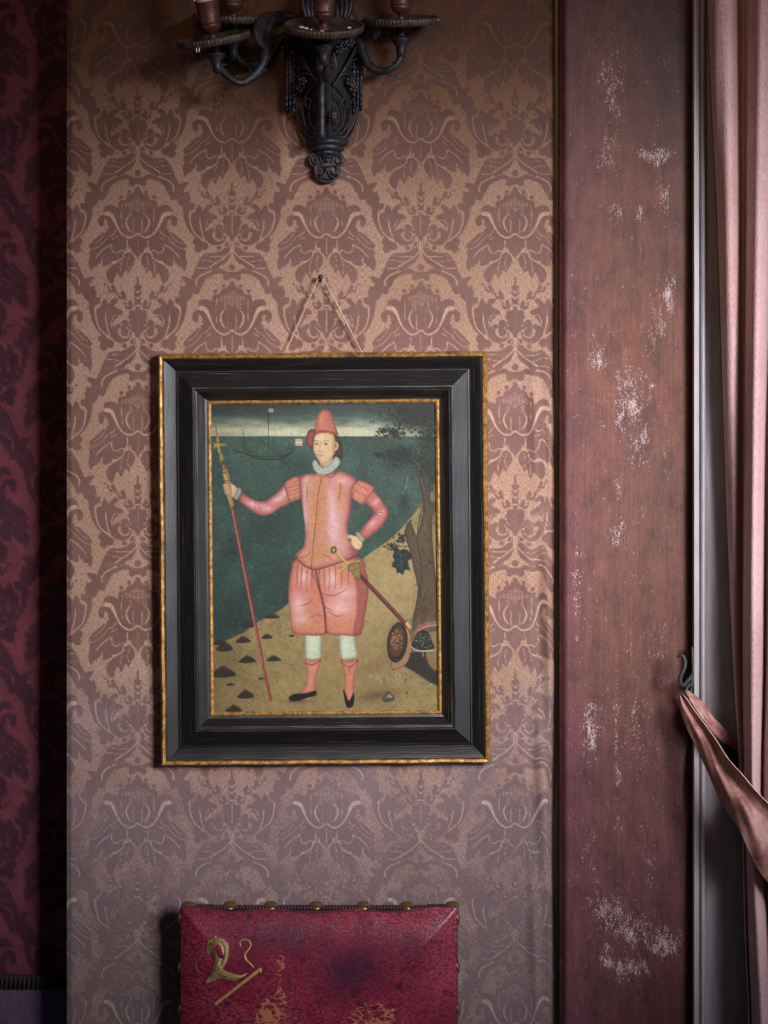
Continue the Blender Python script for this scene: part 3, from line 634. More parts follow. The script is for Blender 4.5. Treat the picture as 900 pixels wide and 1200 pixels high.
def m_fabric():
    t = NT('damask_fabric'); col, f, h, b = t.attr('weave')
    _, a, _, _ = t.attr('top_dim_soot')
    v = t.coord()
    wx = t.noise(t.coord(620, 1, 150), 1, 2, .5); wz = t.noise(t.coord(170, 1, 640), 1, 2, .5)
    grain = t.math('ADD', t.math('MULTIPLY', wx, .55), t.math('MULTIPLY', wz, .45))
    big = t.noise(v, 3.2, 5, .6); med = t.noise(v, 14, 5, .65)
    ground = t.mix(t.ramp(big, (.35, 0), (.68, 1)), L4(144,111,92), L4(158,127,112))
    figure = t.mix(t.ramp(med, (.35, 0), (.65, 1)), L4(100,68,61), L4(112,80,74))
    # towards the foot of the hanging the two weaves turn greyer and come close in tone
    ground2 = t.mix(t.ramp(med, (.4, 0), (.62, 1)), L4(118,94,94), L4(140,116,114))
    figure2 = t.mix(t.ramp(big, (.35, 0), (.65, 1)), L4(106,88,92), L4(118,98,102))
    g = t.mix(b, ground, ground2); fi = t.mix(b, figure, figure2)
    c = t.mix(f, g, fi)
    c = t.mix(t.math('MULTIPLY', h, .75), c, t.mix(b, L4(176,142,122), L4(176,152,146)))
    gr = t.ramp(grain, (.34, .52), (.50, 1.0), (.66, 1.42))
    c = t.mix(t.mix(f, (1,1,1,1), (.55,.55,.55,1)), c, t.mix(1.0, c, gr, 'MULTIPLY'))
    c = t.mix(a, c, t.mix(.32, t.mix(1.0, c, (.32,.21,.12,1), 'MULTIPLY'), L4(70,41,27)))  # upper cloth darkened in colour for dim light, with some smoke stain
    c = t.mix(t.math('MULTIPLY', t.ramp(t.noise(v, 42, 3, .7), (.66, 0), (.74, 1)), .25), c, L4(70,48,44))
    hgt = t.math('ADD', t.math('MULTIPLY', grain, .8), t.math('MULTIPLY', f, .35))
    return t.out(c, t.mix(f, (.85,.85,.85,1), (.62,.62,.62,1)), 0, t.bump(hgt, .55, .0012), .3, .15)

def m_purple():
    t = NT('crimson_damask'); col, f, h, b = t.attr('weave'); v = t.coord()
    n = t.noise(v, 30, 6, .7); n2 = t.noise(t.coord(400, 1, 90), 1, 3, .6)
    c = t.mix(f, L4(104,50,64), L4(66,34,44))
    c = t.mix(.6, c, t.mix(1.0, c, t.ramp(n, (.3, .45), (.7, 1.35)), 'MULTIPLY'))
    c = t.mix(.5, c, t.mix(1.0, c, t.ramp(n2, (.3, .6), (.7, 1.3)), 'MULTIPLY'))
    return t.out(c, .8, 0, t.bump(n2, .3, .001), .2)

def m_post():
    t = NT('weathered_red_paint'); col, wr, dk, hu = t.attr('wear_tone')
    v = t.coord()
    grain = t.noise(t.coord(230, 60, 7), 1, 5, .65); fine = t.noise(t.coord(900, 200, 40), 1, 3, .6); big = t.noise(t.coord(3, 3, 1.4), 1, 4, .6)
    base = t.mix(t.ramp(big, (.35, 0), (.66, 1)), L4(86,48,42), L4(110,68,56))
    base = t.mix(hu, base, L4(92,50,58))
    base = t.mix(1.0, base, t.ramp(grain, (.3, .78), (.5, 1.0), (.72, 1.16)), 'MULTIPLY')
    base = t.mix(.35, base, t.mix(1.0, base, t.ramp(fine, (.3, .5), (.7, 1.5)), 'MULTIPLY'))
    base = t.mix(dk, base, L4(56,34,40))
    fl = t.noise(t.coord(95, 95, 40), 1, 5, .8); fl2 = t.noise(t.coord(520, 300, 330), 1, 3, .75); fl3 = t.noise(t.coord(330, 200, 90), 1, 4, .75)
    k = t.math('ADD', t.math('MULTIPLY', fl, .35), t.math('ADD', t.math('MULTIPLY', fl2, .42), t.math('ADD', t.math('MULTIPLY', fl3, .25), t.math('MULTIPLY', wr, .115))))
    flake = t.ramp(k, (.600, 0), (.645, 1))
    dots = t.ramp(t.math('ADD', t.noise(t.coord(480, 300, 300), 1, 3, .7), t.math('MULTIPLY', wr, .05)), (.62, 0), (.68, 1))
    c = t.mix(t.math('MULTIPLY', dots, .42), base, L4(150,116,114)); c = t.mix(t.math('MULTIPLY', flake, .85), c, L4(200,178,180))
    mot = t.noise(t.coord(34, 34, 16), 1, 5, .75); c = t.mix(.75, c, t.mix(1.0, c, t.ramp(mot, (.32, .45), (.5, .95), (.68, 1.35)), 'MULTIPLY'))
    nick = t.ramp(t.noise(t.coord(200, 90, 34), 1, 3, .7), (.28, 1), (.34, 0)); c = t.mix(t.math('MULTIPLY', nick, .7), c, L4(42,24,26))
    hgt = t.math('ADD', t.math('MULTIPLY', grain, .6), t.math('MULTIPLY', flake, .6))
    return t.out(c, t.ramp(big, (.3, .5), (.7, .68)), 0, t.bump(hgt, .5, .0012), .35)

def m_panel():
    t = NT('oil_paint'); col, r, g, b = t.attr('pigment'); v = t.coord()
    n = t.noise(t.coord(900, 1, 900), 1, 2, .6); w = t.noise(v, 160, 5, .7)
    c = t.mix(.35, col, t.mix(1.0, col, t.ramp(w, (.3, .6), (.7, 1.4)), 'MULTIPLY'))
    return t.out(c, t.ramp(w, (.3, .42), (.7, .6)), 0, t.bump(n, .12, .0004), .3)

def m_ebony():
    t = NT('ebonised_wood'); col, lw, _, _ = t.attr('lengthwise')
    v = t.coord(); gx = t.noise(t.coord(9, 200, 380), 1, 6, .7); gz = t.noise(t.coord(380, 200, 9), 1, 6, .7)
    g = t.mix(lw, gz, gx)
    n = t.noise(v, 40, 6, .7); wear_tone = t.noise(v, 22, 5, .75, .6)
    c = t.ramp(g, (.32, L4(9,8,9)), (.52, L4(20,18,18)), (.62, L4(36,31,30)), (.72, L4(98,82,72)))
    c = t.mix(t.math('MULTIPLY', t.ramp(wear_tone, (.66, 0), (.76, 1)), .45), c, L4(84,58,46))
    return t.out(c, t.ramp(g, (.35, .44), (.65, .28)), 0, t.bump(g, .6, .0012), .6)

def m_gilt():
    t = NT('worn_gilding'); v = t.coord(); n = t.noise(v, 130, 6, .75); n2 = t.noise(v, 26, 5, .7)
    c = t.ramp(n, (.32, L4(66,44,24)), (.45, L4(138,98,48)), (.60, L4(188,142,78)), (.75, L4(224,192,132)))
    c = t.mix(t.ramp(n2, (.54, 0), (.68, 1)), c, L4(66,42,26))
    return t.out(c, t.ramp(n, (.3, .62), (.7, .34)), t.ramp(n2, (.5, .55), (.65, .1)), t.bump(n, .5, .001), .5)

def m_iron():
    t = NT('dark_bronze'); v = t.coord(); n = t.noise(v, 90, 6, .7); n2 = t.noise(v, 24, 4, .6)
    c = t.ramp(n, (.35, L4(24,22,27)), (.6, L4(56,54,64)), (.78, L4(92,88,98)))
    c = t.mix(t.ramp(n2, (.6, 0), (.75, 1)), c, L4(58,42,38))
    return t.out(c, .48, .35, t.bump(n, .5, .0015), .5)

def m_pan():
    t = NT('tarnished_brass'); v = t.coord(); n = t.noise(v, 70, 5, .7)
    c = t.ramp(n, (.3, L4(44,36,36)), (.6, L4(92,80,72)), (.8, L4(138,124,112)))
    return t.out(c, .5, .4, t.bump(n, .4, .001), .5)

def m_leather():
    t = NT('crackled_red_leather'); v = t.coord(1, 1, 1)
    warp = t.noise(v, 10, 4, .6)
    cv = t.n('ShaderNodeTexVoronoi', feature='DISTANCE_TO_EDGE'); cv.inputs['Scale'].default_value = 112
    mp = t.coord(.8, .4, 1.6); add = t.n('ShaderNodeVectorMath', operation='ADD')
    nz = t.n('ShaderNodeTexNoise'); nz.inputs['Scale'].default_value = 16; t.l(v, nz.inputs['Vector'])
    sc = t.n('ShaderNodeVectorMath', operation='SCALE'); sc.inputs['Scale'].default_value = .05; t.l(nz.outputs['Color'], sc.inputs[0])
    t.l(mp, add.inputs[0]); t.l(sc.outputs[0], add.inputs[1]); t.l(add.outputs[0], cv.inputs['Vector'])
    cr_ = t.ramp(cv.outputs['Distance'], (.0, 0), (.14, 1))
    big = t.noise(v, 7, 5, .65); fine = t.noise(v, 260, 4, .7)
    col, wr, st, _ = t.attr('wear_tone')
    c = t.ramp(big, (.34, L4(108,26,48)), (.52, L4(140,38,62)), (.7, L4(158,60,80)))
    c = t.mix(st, c, L4(64,28,56))
    c = t.mix(1.0, c, t.ramp(fine, (.3, .72), (.7, 1.28)), 'MULTIPLY')
    c = t.mix(t.math('MULTIPLY', t.math('SUBTRACT', 1.0, cr_), t.ramp(big, (.35, .55), (.6, .9))), c, L4(34,10,24))
    # flaked patches where tan hide shows through
    fk = t.n('ShaderNodeTexVoronoi', feature='DISTANCE_TO_EDGE'); fk.inputs['Scale'].default_value = 64; t.l(add.outputs[0], fk.inputs['Vector'])
    ln = t.ramp(fk.outputs['Distance'], (.02, 1), (.13, 0))
    ns = t.noise(t.coord(60, 60, 38), 1, 5, .7)
    k = t.math('ADD', t.math('MULTIPLY', wr, .42), t.math('ADD', t.math('MULTIPLY', ln, .12), t.math('MULTIPLY', ns, .6)))
    flake = t.ramp(k, (.70, 0), (.75, 1))
    c = t.mix(flake, c, L4(172,108,78))
    gold = t.ramp(t.noise(v, 120, 3, .8), (.70, 0), (.73, 1)); c = t.mix(t.math('MULTIPLY', gold, t.math('MULTIPLY', wr, .9)), c, L4(196,150,96))
    hgt = t.math('SUBTRACT', t.math('ADD', cr_, t.math('MULTIPLY', fine, .2)), t.math('MULTIPLY', flake, .5))
    return t.out(c, t.ramp(big, (.3, .30), (.7, .40)), 0, t.bump(hgt, .22, .0007), .55)

def m_curtain():
    t = NT('rose_brocade'); v = t.coord()
    tc = t.n('ShaderNodeUVMap', uv_map='cloth'); mp = t.n('ShaderNodeMapping'); mp.inputs['Scale'].default_value = (120, 80, 1); t.l(tc.outputs[0], mp.inputs['Vector'])
    vo = t.n('ShaderNodeTexVoronoi', feature='DISTANCE_TO_EDGE'); vo.inputs['Scale'].default_value = 1; nq = t.n('ShaderNodeTexNoise'); nq.inputs['Scale'].default_value = 1.6; t.l(mp.outputs[0], nq.inputs['Vector'])
    av = t.n('ShaderNodeVectorMath', operation='ADD'); t.l(mp.outputs[0], av.inputs[0]); t.l(nq.outputs['Color'], av.inputs[1]); t.l(av.outputs[0], vo.inputs['Vector'])
    line = t.ramp(vo.outputs['Distance'], (.02, 1), (.16, 0))
    mp2 = t.n('ShaderNodeMapping'); mp2.inputs['Scale'].default_value = (900, 900, 1); t.l(tc.outputs[0], mp2.inputs['Vector'])
    n = t.noise(mp2.outputs[0], 1, 2, .6); big = t.noise(v, 5, 4, .6); sp = t.noise(t.coord(190, 190, 120), 1, 4, .7)
    c = t.mix(t.ramp(big, (.35, 0), (.65, 1)), L4(180,136,136), L4(198,158,158))
    c = t.mix(t.math('MULTIPLY', line, .30), c, L4(224,196,194)); c = t.mix(t.math('MULTIPLY', t.ramp(sp, (.56, 0), (.7, 1)), .45), c, L4(152,104,102))
    c = t.mix(.5, c, t.mix(1.0, c, t.ramp(n, (.3, .7), (.7, 1.3)), 'MULTIPLY'))
    return t.out(c, .6, 0, t.bump(t.math('ADD', t.math('MULTIPLY', line, .8), t.math('MULTIPLY', n, .4)), .45, .0012), .35, .3)

def m_silk():
    t = NT('rose_silk'); v = t.coord(); n = t.noise(v, 26, 5, .65, 1.0); f = t.noise(t.coord(500, 500, 500), 1, 2, .6)
    c = t.ramp(n, (.36, L4(136,88,84)), (.5, L4(166,114,106)), (.64, L4(190,142,134)))
    return t.out(c, t.ramp(n, (.4, .34), (.6, .55)), 0, t.bump(t.math('ADD', n, t.math('MULTIPLY', f, .15)), .4, .004), .4, .1)

def m_casing():
    t = NT('chipped_grey_paint'); v = t.coord(); n = t.noise(t.coord(60, 60, 9), 1, 5, .65); s = t.noise(v, 48, 5, .75)
    c = t.ramp(n, (.3, L4(150,143,150)), (.7, L4(178,170,178)))
    c = t.mix(t.math('MULTIPLY', t.ramp(s, (.68, 0), (.74, 1)), .6), c, L4(76,66,66))
    return t.out(c, .45, 0, t.bump(n, .25, .0015), .45)

FAB, PUR, POST, OIL, EBON, GILT, IRON, PAN, LEA, CUR, SILK, CAS = (m_fabric(), m_purple(), m_post(), m_panel(), m_ebony(), m_gilt(), m_iron(), m_pan(), m_leather(), m_curtain(), m_silk(), m_casing())
LIN = simple('brown_lining', lin((112,78,68)), .8, nscale=200, var=.2)
BRASS = simple('old_brass', lin((128,106,70)), .38, .7, nscale=90, var=.4)
GOLDL = simple('gold_tooling', lin((176,142,92)), .5, .25, nscale=160, var=.4)
def m_goldb():
    t = NT('speckled_gold'); v = t.coord(); n = t.noise(v, 420, 3, .7); b = t.noise(v, 60, 4, .6)
    c = t.mix(t.ramp(n, (.54, 0), (.62, 1)), t.ramp(b, (.3, L4(150,124,80)), (.7, L4(184,158,108))), L4(84,58,40))
    return t.out(c, .5, .2, t.bump(n, .4, .0006), .5)
GOLDB = m_goldb()
WAX = simple('ivory_wax', lin((226,212,196)), .45, nscale=50, var=.06)
SLEEVE = simple('oxidised_copper', lin((92,58,56)), .42, .35, nscale=120, var=.5, bumps=.6, bdist=.0012)
CORD = simple('straw_twine', lin((176,148,120)), .8, nscale=300, var=.3, bumps=.6)
VERD = simple('verdigris_iron', lin((62,68,66)), .6, .3, nscale=110, var=.4, bumps=.6)
OAK = simple('dark_oak', lin((58,36,28)), .5, nscale=14, var=.4, stretch=(8, 8, 1), bumps=.3)
FLR = simple('floor_boards', lin((74,50,38)), .55, nscale=10, var=.35, stretch=(10, 1, 1), bumps=.3)
PLAS = simple('old_plaster', lin((150,138,128)), .9, nscale=8, var=.12)
DARKT = simple('black_fringe', lin((40,26,32)), .85, nscale=120, var=.5, bumps=.8)
LAV = simple('faded_violet_cloth', lin((84,62,92)), .85, nscale=60, var=.3)
WIRE = simple('yellowed_flex', lin((118,84,50)), .7, nscale=90, var=.3)
GLASS = NT('window_glass'); GLASS.b.inputs['Transmission Weight'].default_value = 1; GLASS.b.inputs['Roughness'].default_value = .05; GLASS.b.inputs['IOR'].default_value = 1.1; GLASS = GLASS.m

# ================================================================== THE ROOM
def plane_grid(name, x0, x1, y0, y1, pitch, dfun, mat, parent=None):
    """photo-pixel rectangle on the wall turned into a fine mesh; dfun(X,Y)->depth towards the room (m)"""
    nx = int(round((x1-x0)/pitch))+1; ny = int(round((y1-y0)/pitch))+1
    X, Y = np.meshgrid(np.linspace(x0, x1, nx), np.linspace(y0, y1, ny))
    d = dfun(X, Y)*np.ones_like(X)
    V = np.stack([(X-450)*S, -d, ZH+(YH-Y)*S], -1).reshape(-1, 3)
    return mesh_obj(name, V, grid_faces(nx, ny), mat, parent), X, Y
X0W, X1W = 78.0, 650.5; YT, YB = -110.0, 1310.0
zt, zb = ZH+(YH+560)*S, 0.0     # ceiling and floor heights

def crease(X, Y):
    """the cloth is pulled towards the post: long soft puckers near its right edge"""
    k = ss(606, 640, X)*ss(330, 520, Y)
    a = k*(.0035*np.sin((X-606)/6.2+Y*.010)+.0022*np.sin((X-606)/3.4-Y*.021))
    return a+.0015*np.sin(Y/160.+X/210.)*ss(80, 200, X)*(1-k)
def dwall(X, Y):
    edge = ss(640, 650.5, X)
    left = ss(86, 78, X)
    return crease(X, Y)-.012*edge**2-.004*left**2+.0025*(vnoise(X, Y, 60, 11, 2)-.5)
wall, X, Y = plane_grid('wall_back', X0W, X1W, YT, YB, 1.15, dwall, FAB)
struct(wall, 'projecting wall hung with brown and mauve damask fabric')
k = ss(606, 640, X)*ss(330, 520, Y)
sx = X+k*(3.0*np.sin(Y/37.)+2.2*np.sin(X/4.+Y/60.)); sy = Y+k*4*np.sin(X/5.)
f, h, pp, dk = damask(sx, sy)
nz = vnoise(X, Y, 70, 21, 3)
foot_mix = ss(700, 1010, Y+(nz-.5)*240)*.95
dim_soot = np.clip(.95*ss(290, 20, Y+(nz-.5)*80)*1.0+.5*np.exp(-((X-330)/60)**2-((Y-120)/70)**2)-.75*np.exp(-((X-352+Y*.05)/16)**2)*ss(60, 130, Y)*ss(260, 170, Y), 0, 1)  # dim light painted into the cloth top, plus smoke stain and streak by sconce
set_attr(wall, 'weave', np.stack([np.clip(f+.75*dk-.5*pp, 0, 1), np.clip(h+pp*.8, 0, 1), foot_mix], -1).reshape(-1, 3))
set_attr(wall, 'top_dim_soot', np.repeat(dim_soot.reshape(-1, 1), 3, 1))

# the same projection continues to floor and ceiling behind the cloth
m = MB(); xl, xr = (X0W-450)*S, (X1W+9-450)*S
m.box(xl+.001, xr, .016, .30, 0, zt); o = struct(m.build('wall_core', PLAS, smooth=False), 'masonry of the projecting wall behind the damask'); o.name = 'wall_projection'

# recessed crimson wall on the left
o, X, Y = plane_grid('wall_left', -560, 100, YT-450, 1186, 3.0, lambda X, Y: -.125+.001*np.sin(X/9), PUR)
struct(o, 'recessed wall on the left covered in crimson damask')
f, h, _, _ = damask((X-20)*.8, Y*.8+30); set_attr(o, 'weave', np.stack([f, h, f*0, f*0], -1).reshape(-1, 4)[:, :3])
m = MB(); m.box((-560-450)*S, xl+.03, .128, .30, 0, zt); struct(m.build('wall_recess', PLAS, smooth=False), 'masonry behind the crimson damask')
m = MB(); m.box((-560-450)*S, xl+.02, .115, .128, 0, ZH+(YH-1152)*K(-.12)); struct(m.build('baseboard_left', LAV, smooth=False), 'faded violet dado below the crimson damask')
m = MB(); xa, xb = (-560-450)*S, xl+.02
zz = ZH+(YH-1149)*K(-.115)
m.box(xa, xb, .110, .126, zz-.006, zz+.008)
for i in range(120):
    x = xa+(xb-xa)*(i+.5)/120; m.tube([(x, .110, zz+.008), (x+.003, .106, zz), (x, .110, zz-.014)], .0022, 5)
struct(m.build('trim_2', DARKT), 'black fringed braid along the bottom of the crimson damask')

# floor, ceiling
m = MB(); m.box(-1.9, 2.4, -4.2, .35, -.06, 0); struct(m.build('floor', FLR, smooth=False), 'dark boarded floor')

# weathered timber post
px0, px1 = 655.0, 812.0
def dpost(X, Y):
    r = ss(664, 655, X)**2*.012+ss(803, 812, X)**2*.012
    return .024-r+.0012*(vnoise(X, Y, 40, 5, 3)-.5)
post, X, Y = plane_grid('trim_1', px0, px1, YT-450, (ZH/S)+YH, 2.0, dpost, POST)
struct(post, 'tall red-brown painted timber post with flaked paint between damask wall and curtain')
wr = np.zeros_like(X)
for cx, cy, rx, ry, s in ((715,100,18,50,.6),(712,185,16,26,.7),(765,185,22,10,.95),(775,230,12,22,.85),(722,250,14,9,.8),(748,248,5,10,.9),(782,345,7,26,1.15),(768,375,20,30,.6),(700,420,12,18,.8),(735,470,24,40,.75),(762,452,4,5,1.3),(745,520,18,26,.75),(779,520,4,22,.7),(690,850,14,34,.85),(720,880,4,90,.6),(745,850,18,60,.45),(715,1065,24,30,.85),(738,1085,28,26,.9),(775,1100,20,18,1.0),(735,1130,26,16,.95),(710,1120,10,20,.8),(690,1000,10,30,.5),(760,1000,10,30,.5),(722,570,6,14,.6),(722,625,9,16,.9),(760,760,20,40,.3),(675,680,5,60,.5)):
    wr = np.maximum(wr, s*np.exp(-((X-cx)/rx)**2-((Y-cy)/ry)**2))
dkm = .75*ss(300, 60, Y+(vnoise(X, Y, 90, 8, 2)-.5)*160)*(.6+.4*ss(690, 790, X))+.5*np.exp(-((X-735)/30)**2-((Y-500)/40)**2)*vnoise(X, Y, 12, 9, 3)+.35*np.exp(-((X-735)/40)**2-((Y-290)/50)**2)*vnoise(X, Y, 16, 19, 3)  # dim light at the top put into the post colour, plus dark blotches
hue = np.clip(ss(720, 640, X)*.8+ss(800, 1050, Y+(vnoise(X, Y, 70, 6, 2)-.5)*200)*.9, 0, 1)
set_attr(post, 'wear_tone', np.stack([wr*(.75+.5*vnoise(X, Y, 14, 14, 2)), np.clip(dkm, 0, 1), hue], -1).reshape(-1, 3))
m = MB(); m.box((px0-450)*S, (px1-450)*S, -.011, .30, 0, zt); struct(m.build('trim_3', OAK, smooth=False), 'side and back of the timber post')

# window surround: grey painted casing with a bead and a flat splayed board, then the window behind the curtain
def strip(name, prof, mat, label=None, parent=None):
    """vertical moulding: profile of (wall px, depth m)"""
    V = []; F = []; n = len(prof)
    for z in (zt, 0.0):
        for x, d in prof: V.append(((x-450)*S, -d, z))
    for i in range(n-1): F.append((i, n+i, n+i+1, i+1))
    return mesh_obj(name, V, F, mat, parent, False)
cas = []
cs = lambda d: D/(D-d)      # a wall pixel at depth d is seen further out by this factor
def wx(px, d): return 450+(px-450)*(D-d)/D
pr = [(812.5,-.03)]+[(wx(812.5,.05),.046),(wx(813.5,.052),.052),(wx(819,.052),.052),(wx(819.6,.046),.046)]
bead = [(wx(823.2+3.4*math.cos(a), .05), .046+.010*math.sin(a)) for a in np.linspace(PI, 0, 11)]
pr += bead+[(wx(827.5,.04),.038),(wx(829,.034),.034),(wx(900,.030),.028),(wx(1000,.028),.026),(wx(1006,.0),-.02),(wx(1010,.0),-.16)]
win = strip('window_1', pr, CAS); autosmooth(win, 30); struct(win, 'grey painted window casing with a rounded bead beside the timber post')
m = MB(); wl, wr_ = (1010-450)*S, (1500-450)*S
for x in (wl, wr_-.06, (wl+wr_)/2-.02): m.box(x, x+.05, .14, .19, .5, zt)
for z in (.5, 1.2, 1.9, 2.6, zt-.05): m.box(wl, wr_, .145, .185, z, z+.04)
m.build('window_frame', CAS, win, smooth=False)
m = MB(); m.box(wl+.01, wr_-.01, .162, .166, .5, zt); m.build('pane', GLASS, win, smooth=False)
m = MB(); m.box(wl-.06, wr_+.1, -.02, .25, 0, .5); struct(m.build('wall_right', PLAS, smooth=False), 'wall below the window')

# ================================================================== THE PAINTING IN ITS FRAME
ang = math.radians(.5)
FD = .006
cx, cy = 379.3, 654.6
KF = K(.03)
fc = np.array(P(cx, cy, .03)); base = np.array([fc[0], -FD, fc[2]-241*KF])
pic = empty('framed_painting', tuple(base), 'painting of a standing man in pink doublet holding a spear, in black and gilt frame', 'painting')
WORLD[pic] = base
def FW(u, v, d):
    """frame-local pixels (u right, v down from the frame centre) and depth -> world, before the small tilt"""
    return (fc[0]+u*KF, -(FD+d), fc[2]-v*KF)
OL, OR, OT, OB = -193.0, 193.6, -241.5, 242.0
W_L, W_R, W_T, W_B = 62.0, 61.0, 60.0, 62.0
def rail(side):
    """one mitred length of the moulding; profile t in [0,1] across its width"""
    prof = [(0,0),(0,.020),(.015,.026),(.05,.0285),(.09,.0275),(.105,.0245),(.125,.026),(.145,.0255),(.31,.0150),(.33,.0138),(.345,.0160),(.365,.0165),(.38,.0150),(.395,.0160),(.64,.0275),(.665,.0292),(.69,.0292),(.705,.0265),(.72,.0262),(.735,.0275),(.75,.0272),(.88,.0150),(.925,.0138),(.94,.0155),(.96,.0160),(.98,.0150),(1.0,.0135)]
    k0 = 5; k1 = 22
    out = []
    for part in ('gilt_edge', 'moulding', 'gilt_slip'):
        pf = prof[:k0+1] if part == 'gilt_edge' else prof[k0:k1+1] if part == 'moulding' else prof[k1:]+[(1.0, .004)]
        n = len(pf); seg = 90
        V = []
        for s_ in np.linspace(0, 1, seg):
            for (t, d) in pf:
                l, r, tp, bt = OL+W_L*t, OR-W_R*t, OT+W_T*t, OB-W_B*t
                if side == 'L': u, v = l, tp+(bt-tp)*s_
                elif side == 'R': u, v = r, tp+(bt-tp)*s_
                elif side == 'T': u, v = l+(r-l)*s_, tp
                else: u, v = l+(r-l)*s_, bt
                w = .35*math.sin(s_*23+t*4+ord(side))*math.sin(s_*7+2)*(t < .12)
                V.append(FW(u+(w if side in 'LR' else 0), v+(w if side in 'TB' else 0), d*(1+.012*math.sin(s_*31+ord(side)))))
        i = np.arange(n-1)[None, :]+np.arange(seg-1)[:, None]*n; i = i.ravel()
        Fq = np.stack([i, i+1, i+n+1, i+n], 1)
        if side in ('L', 'B'): Fq = Fq[:, ::-1]
        out.append((part, np.array(V), np.ascontiguousarray(Fq)))
    return out
for side in 'LRTB':
    parts = rail(side); lw = 1.0 if side in 'TB' else 0.0
    _, V, Fq = parts[1]
    r = mesh_obj('frame_rail', V, Fq[:, ::-1].copy(), EBON, pic); autosmooth(r, 28)
    set_attr(r, 'lengthwise', np.tile([lw, 0, 0, 1], (len(V), 1)))
    for j, nm in ((0, 'gilt_edge'), (2, 'gilt_slip')):
        _, V, Fq = parts[j]; g = mesh_obj(nm, V, Fq[:, ::-1].copy(), GILT, r); autosmooth(g, 40)
        if nm == 'gilt_edge': g['label'] = 'worn gilt outer edge'
        else: g['label'] = 'narrow gilt inner slip'
# painted panel: a fine grid carrying the pigment colours
Gp, Ap = paint_panel()
u0, u1, v0, v1 = OL+W_L-1.5, OR-W_R+1.5, OT+W_T-1.5, OB-W_B+1.5
nx, ny = 440, 592
U, Vv = np.meshgrid(np.linspace(u0, u1, nx), np.linspace(v0, v1, ny))
pd = .011
kk = K(FD+pd)/KF
Vp = np.stack([fc[0]+U*KF, -(FD+pd)+0*U, fc[2]-Vv*KF], -1).reshape(-1, 3)
pan = mesh_obj('painted_panel', Vp, grid_faces(nx, ny), OIL, pic)
# where each point of the tilted panel lands in the picture's own layout
mx = 381.4; my = 653.6
ru = U*math.cos(ang)+Vv*math.sin(ang); rv = -U*math.sin(ang)+Vv*math.cos(ang)
wxp = (fc[0]-0+ru*KF)/K(FD+pd)+450; wyp = YH-((fc[2]-rv*KF)-ZH)/K(FD+pd)
pig = bil(Ap, (wxp-Gp.x0)*Gp.res-.5, (wyp-Gp.y0)*Gp.res-.5)
pl = lin(pig).reshape(-1, 3); pl = pl*.94+.06*pl.mean(1, keepdims=True); pl = pl*(.62+.38*ss(.0, .14, pl.mean(1, keepdims=True)))      # old varnish dulls the colours
set_attr(pan, 'pigment', pl*np.array((.68, .77, .77)))
m = MB()
b0 = FW(OL+8, OT+8, 0); b1 = FW(OR-8, OB-8, 0)
m.box(b0[0], b1[0], -(FD+.009), -(FD+.002), b1[2], b0[2]); m.build('backboard', OAK, pic, smooth=False)
# hanging cord: from two screw eyes behind the top rail up over the nail
NA = np.array(P(376, 327, .016))
m = MB()
ex = [np.array(P(331, 413, .012)), np.array(P(427, 411, .012))]
for e_, sgn in ((ex[0], -1), (ex[1], 1)):
    pth = [NA+np.array((sgn*.003, -.002, .004)), NA*.5+e_*.5+np.array((0, 0, -.0004)), e_+np.array((0, 0, -.012))]
    m.tube(cr(pth, 10), .0012, 6)
m.tube(cr([NA+np.array((-.003,-.002,.004)), NA+np.array((0,-.002,.0058)), NA+np.array((.003,-.002,.004))], 5), .0012, 6)
m.tube(cr([NA+np.array((.001,-.003,.003)), NA+np.array((.0035,-.004,-.006)), NA+np.array((.002,-.004,-.013))], 5), .0009, 5)
cord = m.build('hanging_cord', CORD)
# turn the whole picture by its small tilt about the frame centre (cord excepted: it hangs from the nail)
Rm = Matrix.Translation(Vector((fc[0], 0, fc[2]))) @ Matrix.Rotation(-ang, 4, 'Y') @ Matrix.Translation(Vector((-fc[0], 0, -fc[2])))
pic.matrix_world = Rm @ Matrix.Translation(Vector(base))
bpy.context.view_layer.update()
cord.parent = pic; cord.matrix_parent_inverse = pic.matrix_world.inverted()
m = MB(); m.tube([NA+np.array((0, .026, -.003)), NA+np.array((0, .004, -.0005)), NA+np.array((0, -.006, .0025))], .0022, 8); m.ball(NA+np.array((0, -.007, .003)), .0048, 10, 6, (1, .5, 1))
tag(m.build('picture_nail', IRON), 'small dark nail in the damask holding the painting cord', 'nail')

# ================================================================== THE SCONCE
bx, bd = 383.0, .006
sc0 = np.array(P(383, 60, 0)); sc0[1] = -.004
sco = empty('wall_sconce', tuple(sc0), 'black bronze wall sconce with pierced basket body and scrolling candle arms', 'sconce')
# pierced basket: half-round bowl, near-black core standing for shade behind raised scrollwork
PROF = [(-40,24,.030),(-10,27,.034),(10,32,.040),(38,38,.052),(46,42,.060),(60,42.5,.064),(100,41.5,.064),(125,38.5,.058),(145,34,.050),(158,28,.043),(166,22,.036)]
pyv = np.array([p[0] for p in PROF], float); prx = np.array([p[1] for p in PROF], float); prd = np.array([p[2] for p in PROF], float)
def BS(t, y, off=1.0, extra=0.0):
    """point on the basket: t=-1 left .. 1 right"""
    a = (t+1)/2*PI; r = np.interp(y, pyv, prx)*S*.975*off+extra; dd = np.interp(y, pyv, prd)*off+extra
    c = P(bx, y, .03)
    return (c[0]-r*math.cos(a), -(bd+dd*math.sin(a)), c[2])
m = MB(); ys = np.linspace(-40, 168, 27); ts = np.linspace(-1, 1, 25)
V = [BS(t, y, .78) for y in ys for t in ts]; Fq = grid_faces(25, 27)
m.add(V, [tuple(f_) for f_ in Fq]); shade_core = m.build('shade_core', simple('gap_black', lin((17,15,18)), .8), sco)
